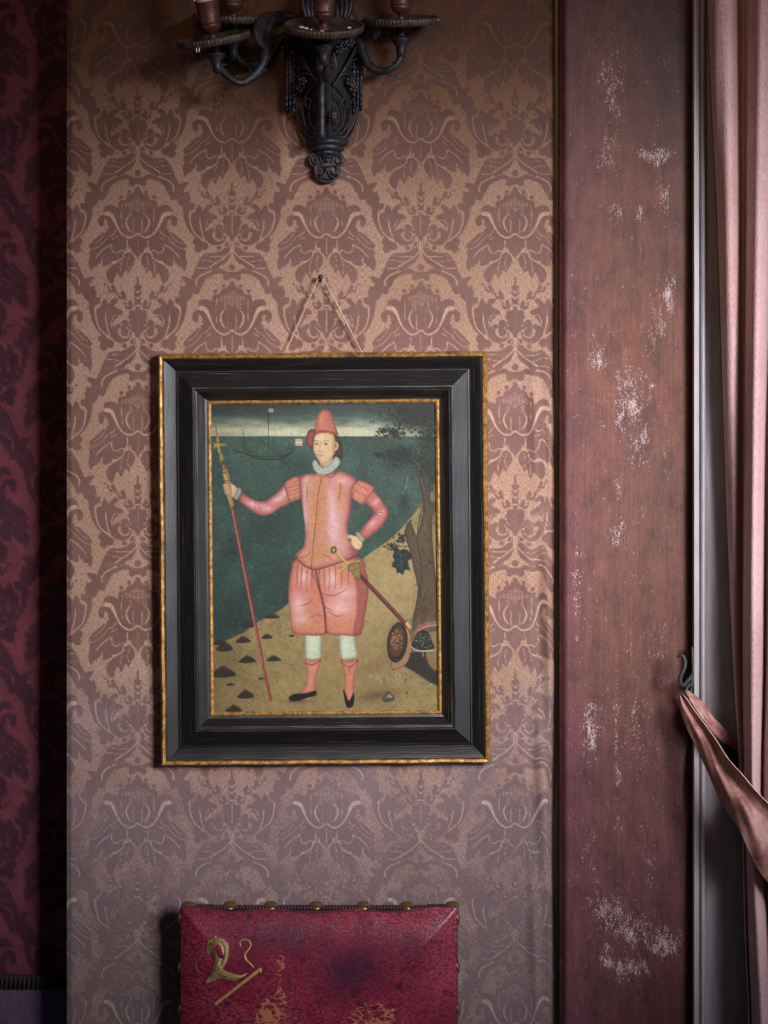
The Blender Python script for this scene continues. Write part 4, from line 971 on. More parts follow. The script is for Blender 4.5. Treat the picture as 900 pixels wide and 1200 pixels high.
def sp(t, y, r, n=22, turns=1.25, a0=0, hand=1, tx=None):
    """little scroll drawn on the basket surface: centre (t,y), radius r px"""
    tx = tx or 1/62.
    return [(t+hand*tx*r*(1-.8*q)*math.cos(a0+q*turns*2*PI), y+r*(1-.8*q)*math.sin(a0+q*turns*2*PI)) for q in np.linspace(0, 1, n)]
def onb(m, path, rad, seg=6):
    p = cr(path, 4) if len(path) < 12 else path
    rad = [q*.74 for q in rad] if isinstance(rad, list) else rad*.74
    m.tube([BS(t, y, 1.0) for t, y in p], rad, seg)
m = MB()
for sg in (-1, 1):
    onb(m, [(sg*.80, 44), (sg*.80, 80), (sg*.80, 110), (sg*.78, 135), (sg*.70, 152), (sg*.5, 164)], .0026)
    onb(m, [(sg*.98, 44), (sg*.98, 90), (sg*.98, 130), (sg*.96, 150), (sg*.9, 164)], .0026)
    onb(m, [(sg*.06, 44), (sg*.06, 90), (sg*.07, 130), (sg*.08, 164)], .0018)
    # large open scrolls, lower half
    onb(m, [(sg*.14, 108), (sg*.2, 116), (sg*.30, 122), (sg*.38, 132), (sg*.40, 144), (sg*.34, 152), (sg*.24, 153), (sg*.2, 147), (sg*.26, 144)], [.0021, .0016])
    onb(m, [(sg*.14, 100), (sg*.30, 108), (sg*.46, 118), (sg*.56, 130), (sg*.56, 144), (sg*.48, 154), (sg*.34, 159)], [.0021, .0016])
    onb(m, [(sg*.56, 132), (sg*.64, 130), (sg*.7, 134), (sg*.68, 139), (sg*.62, 139)], .0014)
    onb(m, [(sg*.5, 124), (sg*.58, 118), (sg*.66, 121), (sg*.70, 127)], .0014); onb(m, [(sg*.70, 112), (sg*.62, 114), (sg*.56, 110), (sg*.6, 106), (sg*.66, 108)], .0014)
    onb(m, [(sg*.54, 147), (sg*.6, 151), (sg*.66, 147), (sg*.62, 143)], .0013); onb(m, [(sg*.42, 148), (sg*.46, 152), (sg*.52, 150), (sg*.48, 146)], .0013)
    onb(m, [(sg*.30, 124), (sg*.36, 118), (sg*.44, 120), (sg*.44, 127), (sg*.38, 127)], .0014)
    onb(m, [(sg*.12, 124), (sg*.2, 128), (sg*.28, 138), (sg*.26, 148)], .0014)
    # fan of long leaves sweeping up to the outer rim
    for k in range(7):
        q = k/6
        onb(m, [(sg*(.12+.03*k), 106-3*k), (sg*(.28+.05*k), 92-5.5*k), (sg*(.50+.05*k), 76-7*k+(6-k)*2.2), (sg*min(.80, .70+.025*k), 60-3*k+(6-k)*5)], [.0016, .0028, .0012], 6)
    for (t, y) in ((.34, 57), (.46, 53), (.24, 62), (.56, 104), (.48, 98)):
        c = BS(sg*t, y, 1.0); 
        for k in range(5):
            a = 2*PI*k/5; m.ball((c[0]+.0055*math.cos(a), c[1]-.001, c[2]+.0055*math.sin(a)), .0042, 8, 5, (1, .6, 1))
        m.ball((c[0], c[1]-.003, c[2]), .0028, 8, 5)
for sgn in (-1, 1):
    c = BS(sgn*.16, 138, 1.0); m.ball(c, .0088, 10, 6, (.75, .4, 1.35))
    for k in range(7): m.ball((c[0]+(k % 2-.5)*.006, c[1]-.0035, c[2]+(k-3)*.003), .0017, 6, 4)
m.build('scrollwork', IRON, sco)
# central bar with a baluster in front of the basket
m = MB(); c = P(377, 100, .085)
pts = [(P(377, y, .078)) for y in (60, 78, 88, 96, 108, 112, 122, 132, 146, 156, 164)]
m.tube(pts, [.010, .012, .007, .0062, .0060, .0080, .0052, .0072, .0058, .0075, .0060], 14)
m.build('centre_baluster', IRON, sco)
# rims: top band, lower collar and neck
def band(y, rpx, dd, th, hgt, m):
    V = []; n = 25
    for i in range(n):
        a = PI*i/(n-1); c = P(bx, y, .03)
        for (o_, z_) in ((0, -.5), (1, -.35), (1.25, 0), (1, .35), (0, .5)):
            V.append((c[0]-(rpx*S*.975+th*o_)*math.cos(a), -(bd+(dd+th*o_)*math.sin(a)), c[2]+hgt*z_))
    m.add(V, [(i*5+k, i*5+k+1, (i+1)*5+k+1, (i+1)*5+k) for i in range(n-1) for k in range(4)])
for args in ((44, 41, .059, .004, .012), (38, 38, .055, .004, .010), (166, 22, .037, .004, .010), (172, 17, .030, .004, .012), (178, 11, .022, .005, .010)):
    m = MB(); band(*args, m); m.build('rim_band', IRON, sco)
m = MB()
V = [];
ys = (160, 168, 175, 180, 184); rr = (27, 22, 16, 11, 10); dd = (.043, .036, .028, .022, .02)
for y, r_, d_ in zip(ys, rr, dd):
    c = P(bx, y, .03)
    for i in range(17):
        a = PI*i/16; V.append((c[0]-r_*S*.975*math.cos(a), -(bd+d_*math.sin(a)), c[2]))
m.add(V, [tuple(f_) for f_ in grid_faces(17, 5)])
m.build('collar', IRON, sco)
# pendant cartouche with open scrolls
m = MB()
out = [(373,178),(366,181),(363,186),(364,192),(368,195),(368,200),(369,206),(373,210),(379,213),(386,213),(391,210),(396,207),(398,201),(397,196),(401,192),(402,186),(399,181),(392,178),(383,176)]
m.prism(cr(out, 3, True), .002, .012, .003)
for sg in (-1, 1):
    for path in ([(383,190),(383+sg*6,184),(383+sg*12,182),(383+sg*17,186),(383+sg*15,191),(383+sg*11,190),(383+sg*11,186)], [(383+sg*2,196),(383+sg*8,194),(383+sg*12,197),(383+sg*11,203),(383+sg*7,204),(383+sg*6,200)], [(383+sg*1,200),(383+sg*4,206),(383+sg*9,209)], [(383+sg*13,194),(383+sg*14,200),(383+sg*12,206)], [(383+sg*4,180),(383+sg*8,186),(383+sg*5,191)]):
        m.tube([P(x, y, .0175) for x, y in cr(path, 4)], .0019, 6)
m.tube([P(x, y, .013) for x, y in cr(out, 3, True)], .0026, 6)
m.ball(P(383, 199, .016), .0062, 10, 6, (1, .7, 1.1)); m.ball(P(383, 187, .016), .005, 10, 6)
m.build('pendant', IRON, sco)
# hanging leaf drops either side
for sg, xs in ((-1, 340), (1, 419)):
    m = MB()
    for k in range(3):
        x = xs+(k-1)*4.2; L = 134-(k-1)*sg*4-6*(k == 1)
        m.tube([P(x+sg*1.5, 42, .02), P(x, 80, .026), P(x-sg*.5, 105, .026), P(x, L, .02)], [.0035, .004, .0036, .0028], 8)
        for j in range(6): m.ball(P(x, 84+j*(L-84)/6, .028), .0048-.0003*j, 8, 5, (.8, .7, 1.5))
    m.build('leaf_drop', IRON, sco)
# upper mount rising out of view behind the centre candle
m = MB(); out = [(352,46),(350,20),(362,-4),(360,-40),(366,-70),(383,-84),(400,-70),(406,-40),(404,-4),(412,14),(424,30),(424,46)]
m.prism(cr(out, 3, True), .002, .026, .010)
for sg in (-1, 1):
    for k in range(4):
        m.tube(cr([P(383+sg*(6+k*3), 40, .05), P(383+sg*(12+k*5), 18-k*2, .058), P(383+sg*(10+k*6), 2-k*5, .05), P(383+sg*(3+k*5), -16-k*9, .04)], 5), [.004, .0055, .002], 7)
m.ball(P(383, 4, .045), .020, 14, 8, (1, .7, 1.3)); m.build('back_mount', IRON, sco)
for pth, r_ in (([P(362,-60,.02), P(362,10,.02), P(362,16,.03)], .0016), (cr([P(320,47,.012), P(328,53,.012), P(336,58,.016), P(345,62,.03)], 5), .0022), (cr([P(391,62,.062), P(393,70,.072), P(394,78,.068)], 4), .0018)):
    m = MB(); m.tube(pth, r_, 6); m.build('flex', WIRE, sco)['label'] = 'old yellow electric flex'

# the four arms in view: S-scrolled branch, cup, fluted drip pan and candle socket
def arm(path, rad, leaf, cup, pan_c, pan_r, tiltx, tilty, sock_h, name='candle_arm'):
    m = MB(); pts = cr([P(*q) for q in path], 8)
    m.tube(pts, rad, 10)
    n = len(pts)
    for off in (-.5, .5):                                     # two raised reeds along the branch
        m.tube([p+np.array((.001*off, -.0052-.001*abs(off), .003*off)) for p in pts[2:-2]], .0016, 5)
    for i in range(6, n-4, 6):                                # small curling leaves
        p = np.array(pts[i]); t_ = np.array(pts[i+1])-p; t_ /= np.linalg.norm(t_); nrm = np.array((-t_[2], 0, t_[0]))
        sgn = 1 if (i//6) % 2 else -1
        m.tube(cr([p, p+sgn*nrm*.007+t_*.004, p+sgn*nrm*.011-t_*.001], 4), [.003, .0022, .0008], 6)
    if leaf is not None:
        V = []; N = 12
        lp = cr([P(*q) for q in leaf], N//(len(leaf)-1)+1)
        m.tube(lp, [.0045, .0105, .0115, .0085, .0025], 10, .45)
        m.tube([p+np.array((0, -.006, 0)) for p in lp[1:-1]], [.0018, .0024, .0012], 6)
    a = m.build(name, IRON, sco)
    m = MB()
    c = Vector(P(*cup)); pc = Vector(P(*pan_c)); ax = (pc-c).normalized()
    M = Matrix.Translation(c) @ ax.to_track_quat('Z', 'Y').to_matrix().to_4x4()
    H = (pc-c).length
    m.lathe([(.003,-.030),(.0075,-.028),(.008,-.018),(.0085,-.010),(.0165,.000),(.0175,.003),(.0085,.004),(.0075,.010),(.0095,max(.012, H-.006)),(.010,H-.002)], 18, M)
    m.build('arm_cup', IRON, a)
    m = MB()
    Mp = Matrix.Translation(pc) @ Matrix.Rotation(tilty, 4, 'Y') @ Matrix.Rotation(tiltx, 4, 'X')
    r = pan_r
    m.lathe([(.004,-.007),(r*.45,-.0075),(r*.80,-.006),(r*.955,-.0055),(r*.985,-.001),(r,.0045),(r*.985,.0075),(r*.955,.006),(r*.90,.001),(r*.6,-.001),(r*.2,-.001),(.004,0)], 240, Mp,
            lambda rr, z, a_: rr*(1+(.013 if rr > r*.95 else 0)*math.cos(a_*60)))
    p_ = m.build('drip_pan', PAN, a); p_['label'] = 'fluted tarnished drip pan'
    m = MB()
    m.lathe([(.012,-.001),(.010,.002),(.0058,.004),(.0056,.010),(.0085,.0125),(.0140,.017),(.0172,.023),(.0178,.0265),(.0170,.0275),(.0170,.029),(.0182,.030),(.0182,.032),(.0174,.033),(.0190,sock_h-.006),(.0198,sock_h-.003),(.0198,sock_h),(.0176,sock_h),(.0170,sock_h-.010),(.001,sock_h-.011)], 28, Mp)
    s_ = m.build('candle_socket', SLEEVE, a); s_['label'] = 'dark copper candle socket'
    rnd = random.Random(int(pan_c[0]*7))
    for k in range(5):                                        # wax that ran over the pan
        m = MB(); t = rnd.uniform(PI*.9, PI*2.1); q = rnd.uniform(.35, .98)
        v = Mp @ Vector((r*q*math.cos(t), r*q*math.sin(t), .002)); m.ball(v, rnd.uniform(.0016, .0034), 8, 5, (1.5, 1.2, .6)); m.build('wax_drip', WAX, a)
    for k in range(2 if pan_c[0] < 260 else 0):
        m = MB(); t = rnd.uniform(PI*1.35, PI*1.6); v = Mp @ Vector((r*1.0*math.cos(t), r*1.0*math.sin(t), -.004)); m.tube([v, v+Vector((0, 0, -.004)), v+Vector((.0005, 0, -.007))], [.0010, .0013, .0007], 6); m.build('wax_drip', WAX, a)
    return a, Mp
A1, M1 = arm([(350,22,.03),(334,17,.05),(320,20,.075),(314,32,.092),(313,52,.105),(308,74,.115),(298,88,.12),(284,97,.125),(270,92,.13),(259,80,.132),(254,69,.135)], [.006, .0075, .0085, .008, .0065, .006],
      [(328,16,.07),(311,22,.098),(303,38,.112),(308,52,.115),(315,57,.11)], (253,66,.135), (250.5,47,.135), .0625, math.radians(16), math.radians(-9.5), .066)
A2, M2 = arm([(352,34,.02),(330,44,.03),(318,62,.04),(306,72,.045),(291,76,.05),(281,70,.05),(275,58,.05)], [.006, .007, .006, .0055], None, (273.5,50,.05), (273,22.5,.05), .0690, math.radians(13), math.radians(1.5), .060)
A3, M3 = arm([(412,40,.03),(422,52,.04),(426,66,.045),(434,78,.05),(447,83.5,.055),(460,80,.06),(468,70,.06),(470,62,.06)], [.007, .009, .0075, .006, .006],
      [(420,28,.05),(434,30,.06),(440,38,.062),(437,46,.06)], (470,48,.06), (470,25,.06), .0655, math.radians(15), math.radians(-1), .060)
A4, M4 = arm([(383,58,.06),(383,80,.085),(383,92,.11),(383,84,.14),(382,70,.155),(380,62,.16)], [.007, .007, .006], None, (379.5,56,.16), (379.5,33,.16), .0670, math.radians(22), math.radians(1), .066)
# the one candle whose wax shows, standing in the front-left socket
m = MB(); m.lathe([(.0160,.056),(.0166,.060),(.0168,.150),(.0160,.158),(.010,.162),(.001,.162)], 24, M1); m.tube([M1 @ Vector((0, 0, .162)), M1 @ Vector((.001, 0, .171))], .0012, 6)
for t in (3.6, 4.4, 5.2): v = M1 @ Vector((.0172*math.cos(t), .0172*math.sin(t), .09)); m.tube([v+Vector((0, 0, .03)), v, v+Vector((0, 0, -.022))], [.0015, .0028, .002], 6)
tag(m.build('candle', WAX, loc=tuple(M1 @ Vector((0, 0, .056)))), 'ivory candle standing in the front left socket of the sconce', 'candle')

# ================================================================== THE CHAIR
cd = .112; kc = K(cd)
def CW(px, py, d=cd): return P(px, py, d)
xl_, xr_ = P(209.5, 0, cd)[0], P(536.0, 0, cd)[0]; ztop = P(0, 1070, cd)[2]; zbot = .56
xc = (xl_+xr_)/2
cb = np.array((xc, -.30, 0.0))
ch = empty('chair', tuple(cb), 'chair with crackled crimson leather back, brass nails and worn gold crest', 'chair')
# padded back panel: a domed front sheet over a box
nx, ny = 200, 240
Uu, Ww = np.meshgrid(np.linspace(0, 1, nx), np.linspace(0, 1, ny))
e = np.minimum(np.minimum(Uu, 1-Uu)*(xr_-xl_), np.minimum(Ww, 1-Ww)*(ztop-zbot))
puff = .034*(1-np.exp(-e/.045))-.004*np.exp(-((Uu-.5)/.3)**2-((Ww-.25)/.2)**2)
rx = .012*np.exp(-e/.006)
wav = .0018*np.sin(Uu*21+1)*np.exp(-Ww*12)
Vx = xl_+(xr_-xl_)*Uu; Vz = ztop-(ztop-zbot)*Ww+.005*np.cos((Uu-.5)*PI*2)*0-.004*np.sin(Uu*PI)*np.exp(-Ww*8)+wav
Vf = np.stack([Vx, -(cd-.030)-puff, Vz], -1)
fx = mesh_obj('back_panel', Vf.reshape(-1, 3), grid_faces(nx, ny), LEA, ch)
def surf(px, py):
    """depth of the leather where (px,py) is seen"""
    uu = (P(px, 0, cd)[0]-xl_)/(xr_-xl_); ww = (ztop-P(0, py, cd)[2])/(ztop-zbot)
    uu = min(max(uu, 0), 1); ww = min(max(ww, 0), 1)
    e_ = min(min(uu, 1-uu)*(xr_-xl_), min(ww, 1-ww)*(ztop-zbot))
    return cd-.030+.034*(1-math.exp(-e_/.045))-.004*math.exp(-((uu-.5)/.3)**2-((ww-.25)/.2)**2)
PX = 450+Vx/kc; PY = YH-(Vz-ZH)/kc
wr = .95*np.exp(-((PX-315)/38)**2-((PY-1185)/40)**2)+.9*np.exp(-((PX-440)/55)**2-((PY-1195)/38)**2)+.45*np.exp(-((PX-330)/9)**2-((PY-1120)/30)**2)+.6*np.exp(-((PX-222)/22)**2-((PY-1185)/40)**2)+.35*np.exp(-((PX-300)/40)**2-((PY-1125)/25)**2)+.5*ss(1180, 1240, PY)
st = .85*np.exp(-((PX-408)/34)**2-((PY-1142)/24)**2)+.5*np.exp(-((PX-330)/50)**2-((PY-1100)/20)**2)+.3*np.exp(-((PX-480)/60)**2-((PY-1120)/25)**2)
for (sx_, sy_, sr) in ((291,1079,4.5),(468,1157,4),(422,1176,4),(266,1177,4),(410,1136,4),(350,1093,2)): st = np.maximum(st, 1.0*np.exp(-(((PX-sx_)**2+(PY-sy_)**2)/sr**2)**2))
set_attr(fx, 'wear_tone', np.stack([np.clip(wr, 0, 1.2), np.clip(st, 0, 1), 0*st], -1).reshape(-1, 3))
m = MB(); m.box(xl_+.003, xr_-.003, -(cd-.028), -(cd-.062), zbot+.002, ztop-.004); o = m.build('back_border', simple('dark_leather_edge', lin((66,24,36)), .6), ch, smooth=False)
# beaded gimp along the edge and big brass nails
m = MB()
def edge_pts(n_top, n_side):
    out = [(xl_+(xr_-xl_)*(i+.5)/n_top, ztop-.001) for i in range(n_top)]
    for j in range(n_side):
        z = ztop-(ztop-zbot)*(j+.5)/n_side; out += [(xl_+.001, z), (xr_-.001, z)]
    return out
for x, z in edge_pts(86, 74): m.ball((x, -(cd-.034), z), .0036, 7, 5)
g = m.build('gimp_trim', simple('dark_braid', lin((52,30,30)), .7), ch); g['label'] = 'dark beaded braid'
def make_nail():
    m = MB(); prof = [(.0128*math.cos(a), 0.0046*math.sin(a)) for a in np.linspace(0, PI/2*.98, 7)]
    m.lathe([(.0128, -.0006)]+prof, 20); return m
nb = make_nail()
first = None
spots = [(px, None) for px in (220.5, 269, 317.5, 370.5, 425.5, 477, 529.5)]
def put_nail(x, y, z, rot):
    global first
    if first is None:
        nb.V = [(v[0]+x, v[1]+y, v[2]+z) for v in nb.V]; first = nb.build('nail', BRASS, ch, loc=(x, y, z)); n = first
    else:
        n = first.copy(); C.objects.link(n); n.parent = ch; n.location = (x-cb[0], y-cb[1], z-cb[2])
    n.rotation_euler = rot
for px, _ in spots: put_nail(P(px, 0, cd-.04)[0], -(cd-.042), ztop+.0008, (math.radians(16), 0, 0))
zz = [P(0, py, cd)[2] for py in (1083, 1141, 1191)]
while zz[-1]-.078 > zbot: zz.append(zz[-1]-.075)
for z in zz:
    put_nail(xl_-.0016, -(cd-.042), z, (0, math.radians(-80), 0)); put_nail(xr_+.0016, -(cd-.042), z, (0, math.radians(80), 0))
# gold tooling left on the leather: part of a heraldic beast, an S-hook and a rod
def on_lea(px, py, off=.0006): return P(px, py, surf(px, py)+off)
def ribbon(path, w, m):
    p = cr(path, 6) if len(path) > 2 else np.array([np.array(path[0])+(np.array(path[1])-np.array(path[0]))*t for t in np.linspace(0, 1, 14)])
    n = len(p); ww = np.interp(np.linspace(0, 1, n), np.linspace(0, 1, len(w)), w); T = np.gradient(p, axis=0); T /= np.linalg.norm(T, axis=1)[:, None]
    N = np.stack([-T[:, 1], T[:, 0]], 1); V = []
    for i in range(n):
        for s_, o_ in ((-1, .0001), (-.6, .0009), (.6, .0009), (1, .0001)):
            q = p[i]+N[i]*ww[i]*s_; V.append(on_lea(q[0], q[1], o_))
    m.add(V, [(i*4+k, i*4+k+1, i*4+k+5, i*4+k+4) for i in range(n-1) for k in range(3)])
def plate(outline, m, off=.0016):
    o_ = cr(outline, 4, True); n = len(o_)
    V = [on_lea(x, y, .0002) for x, y in o_]+[on_lea(x, y, off) for x, y in o_]
    m.add(V, [tuple(range(n, 2*n))]+[(i, (i+1) % n, n+(i+1) % n, n+i) for i in range(n)])
m = MB()
plate([(241.5,1110),(243.5,1103),(247,1100.5),(250,1100),(252.6,1096),(254.5,1099.5),(260,1099.5),(265.5,1103.5),(268,1110),(267,1124),(263.5,1132),(261,1136),(268.7,1139.5),(281,1142.8),(290,1140.2),(284,1145.5),(275,1149.3),(265,1147.6),(258,1146.4),(251,1149.5),(243,1152.5),(240.6,1150),(246,1143),(249.7,1135),(252,1126),(250.5,1118.5),(247.2,1115.6),(243,1118),(241,1114.5)], m)
m.build('gilt_beast', GOLDB, ch)['label'] = 'worn gold crest of a beast with arched neck'
m = MB()
ribbon([(259,1103),(263,1108),(264,1116),(261.5,1126),(257,1134)], [.3, .6, .7, .6, .3], m); ribbon([(245,1106.5),(247,1105.6),(249,1106.4)], [.3, .8, .3], m); ribbon([(243,1113.4),(246,1112.8)], [.4, .4], m)
ribbon([(254,1110),(257,1116),(256,1124),(253,1131)], [.2, .5, .5, .2], m); ribbon([(255,1140),(263,1144),(273,1145.6)], [.2, .5, .2], m)
m.V = [(v[0], v[1]-.0013, v[2]) for v in m.V]
m.build('crest_line', simple('tooling_dark', lin((70,44,34)), .6), ch)['label'] = 'dark tooled lines of the crest'  # dark brown lines drawn on the gold crest
m = MB(); ribbon([(240,1120),(233,1123),(229,1130),(231,1138),(238,1141)], [.4, .8, 1.0, .8, .5], m)
m.build('gilt_curl', simple('dim_gilding', lin((112,70,54)), .5), ch)['label'] = 'nearly rubbed-off gilt curl'
m = MB()
ribbon([(282,1109),(281,1104),(285,1101),(291,1102),(294,1107),(291,1113),(287,1118),(288,1124),(293,1129),(297,1134)], [.7, .9, .9, .9, .9, 1, 1.1, 1.1, 1, .9], m)
m.build('gilt_scroll', GOLDL, ch)['label'] = 'gold S-shaped line'
m = MB(); ribbon([(305,1136),(252,1177)], [1.9, 1.7], m)
ribbon([(305,1134),(306,1139)], [1.2, 1.2], m); m.build('gilt_rod', GOLDL, ch)['label'] = 'gold slanting rod'
# the rest of the chair, below the picture: oak posts, seat, legs and stretchers
def leg(x0, x1, y0, y1, z0, z1):
    m = MB(); m.box(x0, x1, y0, y1, z0, z1); o = m.build('leg', OAK, ch, smooth=False); bevel(o, .004)
leg(xl_+.012, xl_+.052, -.052, -.012, 0, ztop-.012); leg(xr_-.052, xr_-.012, -.052, -.012, 0, ztop-.012)
leg(xl_+.005, xl_+.047, -.545, -.503, 0, .44); leg(xr_-.047, xr_-.005, -.545, -.503, 0, .44)
m = MB(); m.box(xl_+.004, xr_-.004, -.55, -.02, .415, .475); o = m.build('seat', LEA, ch, smooth=False); bevel(o, .018, 4)
set_attr(o, 'wear_tone', np.zeros((8, 4)))
m = MB()
for x in (xl_+.018, xr_-.040):
    m = MB(); m.box(x, x+.022, -.51, -.045, .14, .17); m.build('stretcher', OAK, ch, smooth=False)
m = MB()
m.box(xl_+.04, xr_-.04, -.30, -.276, .143, .167); m.build('stretcher', OAK, ch, smooth=False)
m = MB(); m.box(xl_+.05, xr_-.05, -.050, -.024, zbot+.0, zbot+.04); m.build('back_rail', OAK, ch, smooth=False); m = MB(); m.box(xl_+.05, xr_-.05, -.050, -.026, ztop-.07, ztop-.02); m.build('back_rail', OAK, ch, smooth=False)

# ================================================================== CURTAIN, HOOK, TIEBACK
# cross-sections of the cloth at several heights: (seen px, depth), hem first
SEC = {
 -420: [(826,0.07),(833,0.105),(846,0.122),(858,0.11),(867,0.062),(874,0.059),(882,0.118),(894,0.139),(906,0.121),(918,0.071),(932,0.121),(948,0.139),(962,0.077),(980,0.13),(1000,0.139),(1018,0.071),(1040,0.125),(1062,0.071),(1085,0.125),(1110,0.071)],
 0: [(829,0.066),(834,0.1),(847,0.12),(859,0.111),(866,0.068),(873,0.059),(880,0.111),(891,0.139),(905,0.124),(917,0.071),(931,0.121),(947,0.139),(961,0.077),(979,0.13),(999,0.139),(1017,0.071),(1039,0.125),(1061,0.071),(1084,0.125),(1110,0.071)],
 260: [(840,0.066),(844,0.098),(853,0.118),(862,0.111),(868,0.071),(872,0.062),(877,0.111),(887,0.143),(899,0.13),(908,0.074),(922,0.121),(938,0.139),(952,0.077),(970,0.13),(990,0.139),(1009,0.071),(1032,0.125),(1056,0.071),(1080,0.125),(1108,0.071)],
 500: [(848,0.062),(850,0.084),(857,0.102),(863,0.099),(868,0.077),(870,0.068),(873,0.115),(883,0.152),(894,0.136),(899,0.084),(908,0.121),(922,0.146),(938,0.084),(956,0.13),(978,0.139),(998,0.071),(1022,0.125),(1050,0.071),(1078,0.125),(1108,0.071)],
 760: [(858,0.058),(859,0.076),(862,0.094),(866,0.09),(869,0.08),(870,0.071),(872,0.118),(882,0.158),(892,0.139),(896,0.087),(901,0.124),(914,0.149),(928,0.087),(946,0.13),(970,0.139),(990,0.071),(1016,0.125),(1046,0.071),(1076,0.125),(1106,0.071)],
 930: [(868,0.06),(869,0.072),(870,0.086),(871,0.08),(872,0.077),(873,0.074),(874,0.115),(882,0.152),(890,0.136),(893,0.093),(897,0.124),(908,0.146),(920,0.09),(938,0.127),(962,0.136),(984,0.071),(1012,0.121),(1044,0.071),(1074,0.121),(1106,0.071)],
 1080: [(872,0.06),(873,0.072),(874,0.086),(875,0.08),(876,0.077),(877,0.074),(878,0.115),(887,0.155),(897,0.139),(901,0.093),(907,0.124),(918,0.146),(930,0.09),(946,0.127),(968,0.136),(988,0.071),(1014,0.121),(1044,0.071),(1074,0.121),(1106,0.071)],
 1230: [(877,0.06),(878,0.072),(879,0.086),(880,0.08),(881,0.077),(882,0.074),(884,0.115),(893,0.155),(903,0.139),(908,0.093),(914,0.124),(926,0.146),(938,0.09),(954,0.127),(974,0.136),(994,0.071),(1018,0.121),(1046,0.071),(1076,0.121),(1106,0.071)],
 1690: [(878,0.06),(879,0.075),(881,0.092),(883,0.09),(885,0.084),(887,0.074),(890,0.121),(900,0.161),(912,0.143),(918,0.093),(926,0.127),(938,0.149),(950,0.09),(966,0.13),(986,0.139),(1004,0.071),(1026,0.125),(1052,0.071),(1080,0.125),(1108,0.071)]}
keys = sorted(SEC); arr = np.array([SEC[k_] for k_ in keys], float)
ysamp = np.linspace(-420, 1682, 420); NC = 260
V = np.zeros((len(ysamp), NC, 3)); UVs = np.zeros((len(ysamp), NC, 2))
hk = cr(np.concatenate([np.array(keys, float)[:, None, None].repeat(arr.shape[1], 1), arr], 2).reshape(len(keys), -1), 16)
hk = hk.reshape(len(hk), arr.shape[1], 3)
hy = hk[:, 0, 0]
for i, y in enumerate(ysamp):
    sec = np.stack([[np.interp(y, hy, hk[:, c, 1+q]) for q in (0, 1)] for c in range(arr.shape[1])])
    p = cr(sec, 14); s_ = np.r_[0, np.cumsum(np.hypot(np.diff(p[:, 0])*S, np.diff(p[:, 1])))]
    tt = np.linspace(0, s_[-1], NC); qx = np.interp(tt, s_, p[:, 0]); qd = np.interp(tt, s_, p[:, 1])
    qd = qd+.0012*np.sin(tt*160+y*.021)+.0016*np.sin(y*.013+tt*40)
    kq = S*(D-qd)/D
    V[i, :, 0] = (qx-450)*kq; V[i, :, 1] = -qd; V[i, :, 2] = np.linspace(2.78, .012, len(ysamp))[i]*0+(ZH+(YH-y)*S)
    UVs[i, :, 0] = np.linspace(0, 1.05, NC); UVs[i, :, 1] = -y*S
V[:, :, 2] = np.maximum(V[:, :, 2], .003)
cur_base = np.array((P(960, 0, .1)[0], -.1, .0))
cu = empty('curtain', tuple(cur_base), 'long rose brocade curtain gathered beside the window on the right', 'curtain')
cl = mesh_obj('curtain_cloth', V.reshape(-1, 3), grid_faces(NC, len(ysamp)), CUR, cu)
uvl = cl.data.uv_layers.new(name='cloth'); li = np.zeros(len(cl.data.loops), np.int32); cl.data.loops.foreach_get('vertex_index', li)
uvl.data.foreach_set('uv', UVs.reshape(-1, 2)[li].astype(np.float32).ravel())
sol = cl.modifiers.new('thickness', 'SOLIDIFY'); sol.thickness = .0015; sol.offset = -1
# brown lining turned out along the leading edge
Vl = []
lys = np.linspace(-420, 1682, 160)
for y in lys:
    sec = np.stack([[np.interp(y, hy, hk[:, c, 1+q]) for q in (0, 1)] for c in range(3)])
    for t, (dx, dd_) in enumerate(((-1.0, .002), (1.5, .004), (4, -.006), (9, -.018))):
        x_, d_ = sec[0][0]+dx, max(sec[0][1]+dd_, .054)
        k_ = S*(D-d_)/D; Vl.append(((x_-450)*k_, -d_, max(.003, ZH+(YH-y)*S)))
ll = mesh_obj('lining', np.array(Vl), grid_faces(4, len(lys)), LIN, cu); ll.modifiers.new('thickness', 'SOLIDIFY').thickness = .001
ll['label'] = 'brown lining along the leading edge'

# wall hook for the tieback
hb = np.array(P(812, 782, .05))
hk_ = empty('tieback_hook', tuple(hb), 'small verdigris iron hook on the window casing above the tieback', 'hook')
m = MB(); m.prism(cr([(810.5,760),(812.5,759),(813.3,770),(813.3,795),(812.4,806),(810,808),(809.5,800),(811,785)], 3, True), .050, .056, .001); m.build('back_plate', VERD, hk_)
m = MB(); m.tube(cr([P(812,790,.055), P(807,797,.066), P(801,803,.080), P(798,801,.088), P(797,796,.090), P(799,789,.092), P(802,782,.092), P(802.5,774,.092), P(800,768.5,.092), P(796,768,.090), P(794.5,770,.088)], 8), [.0030, .0036, .0050, .0054, .0046, .0030], 10, .7); m.build('curl', VERD, hk_)
m = MB(); m.tube(cr([P(811,800,.056), P(806,805,.064), P(803.5,811,.07), P(805.5,816,.072), P(809,814,.068), P(810,807,.062)], 8), .0026, 10); m.build('hook_eye', VERD, hk_)

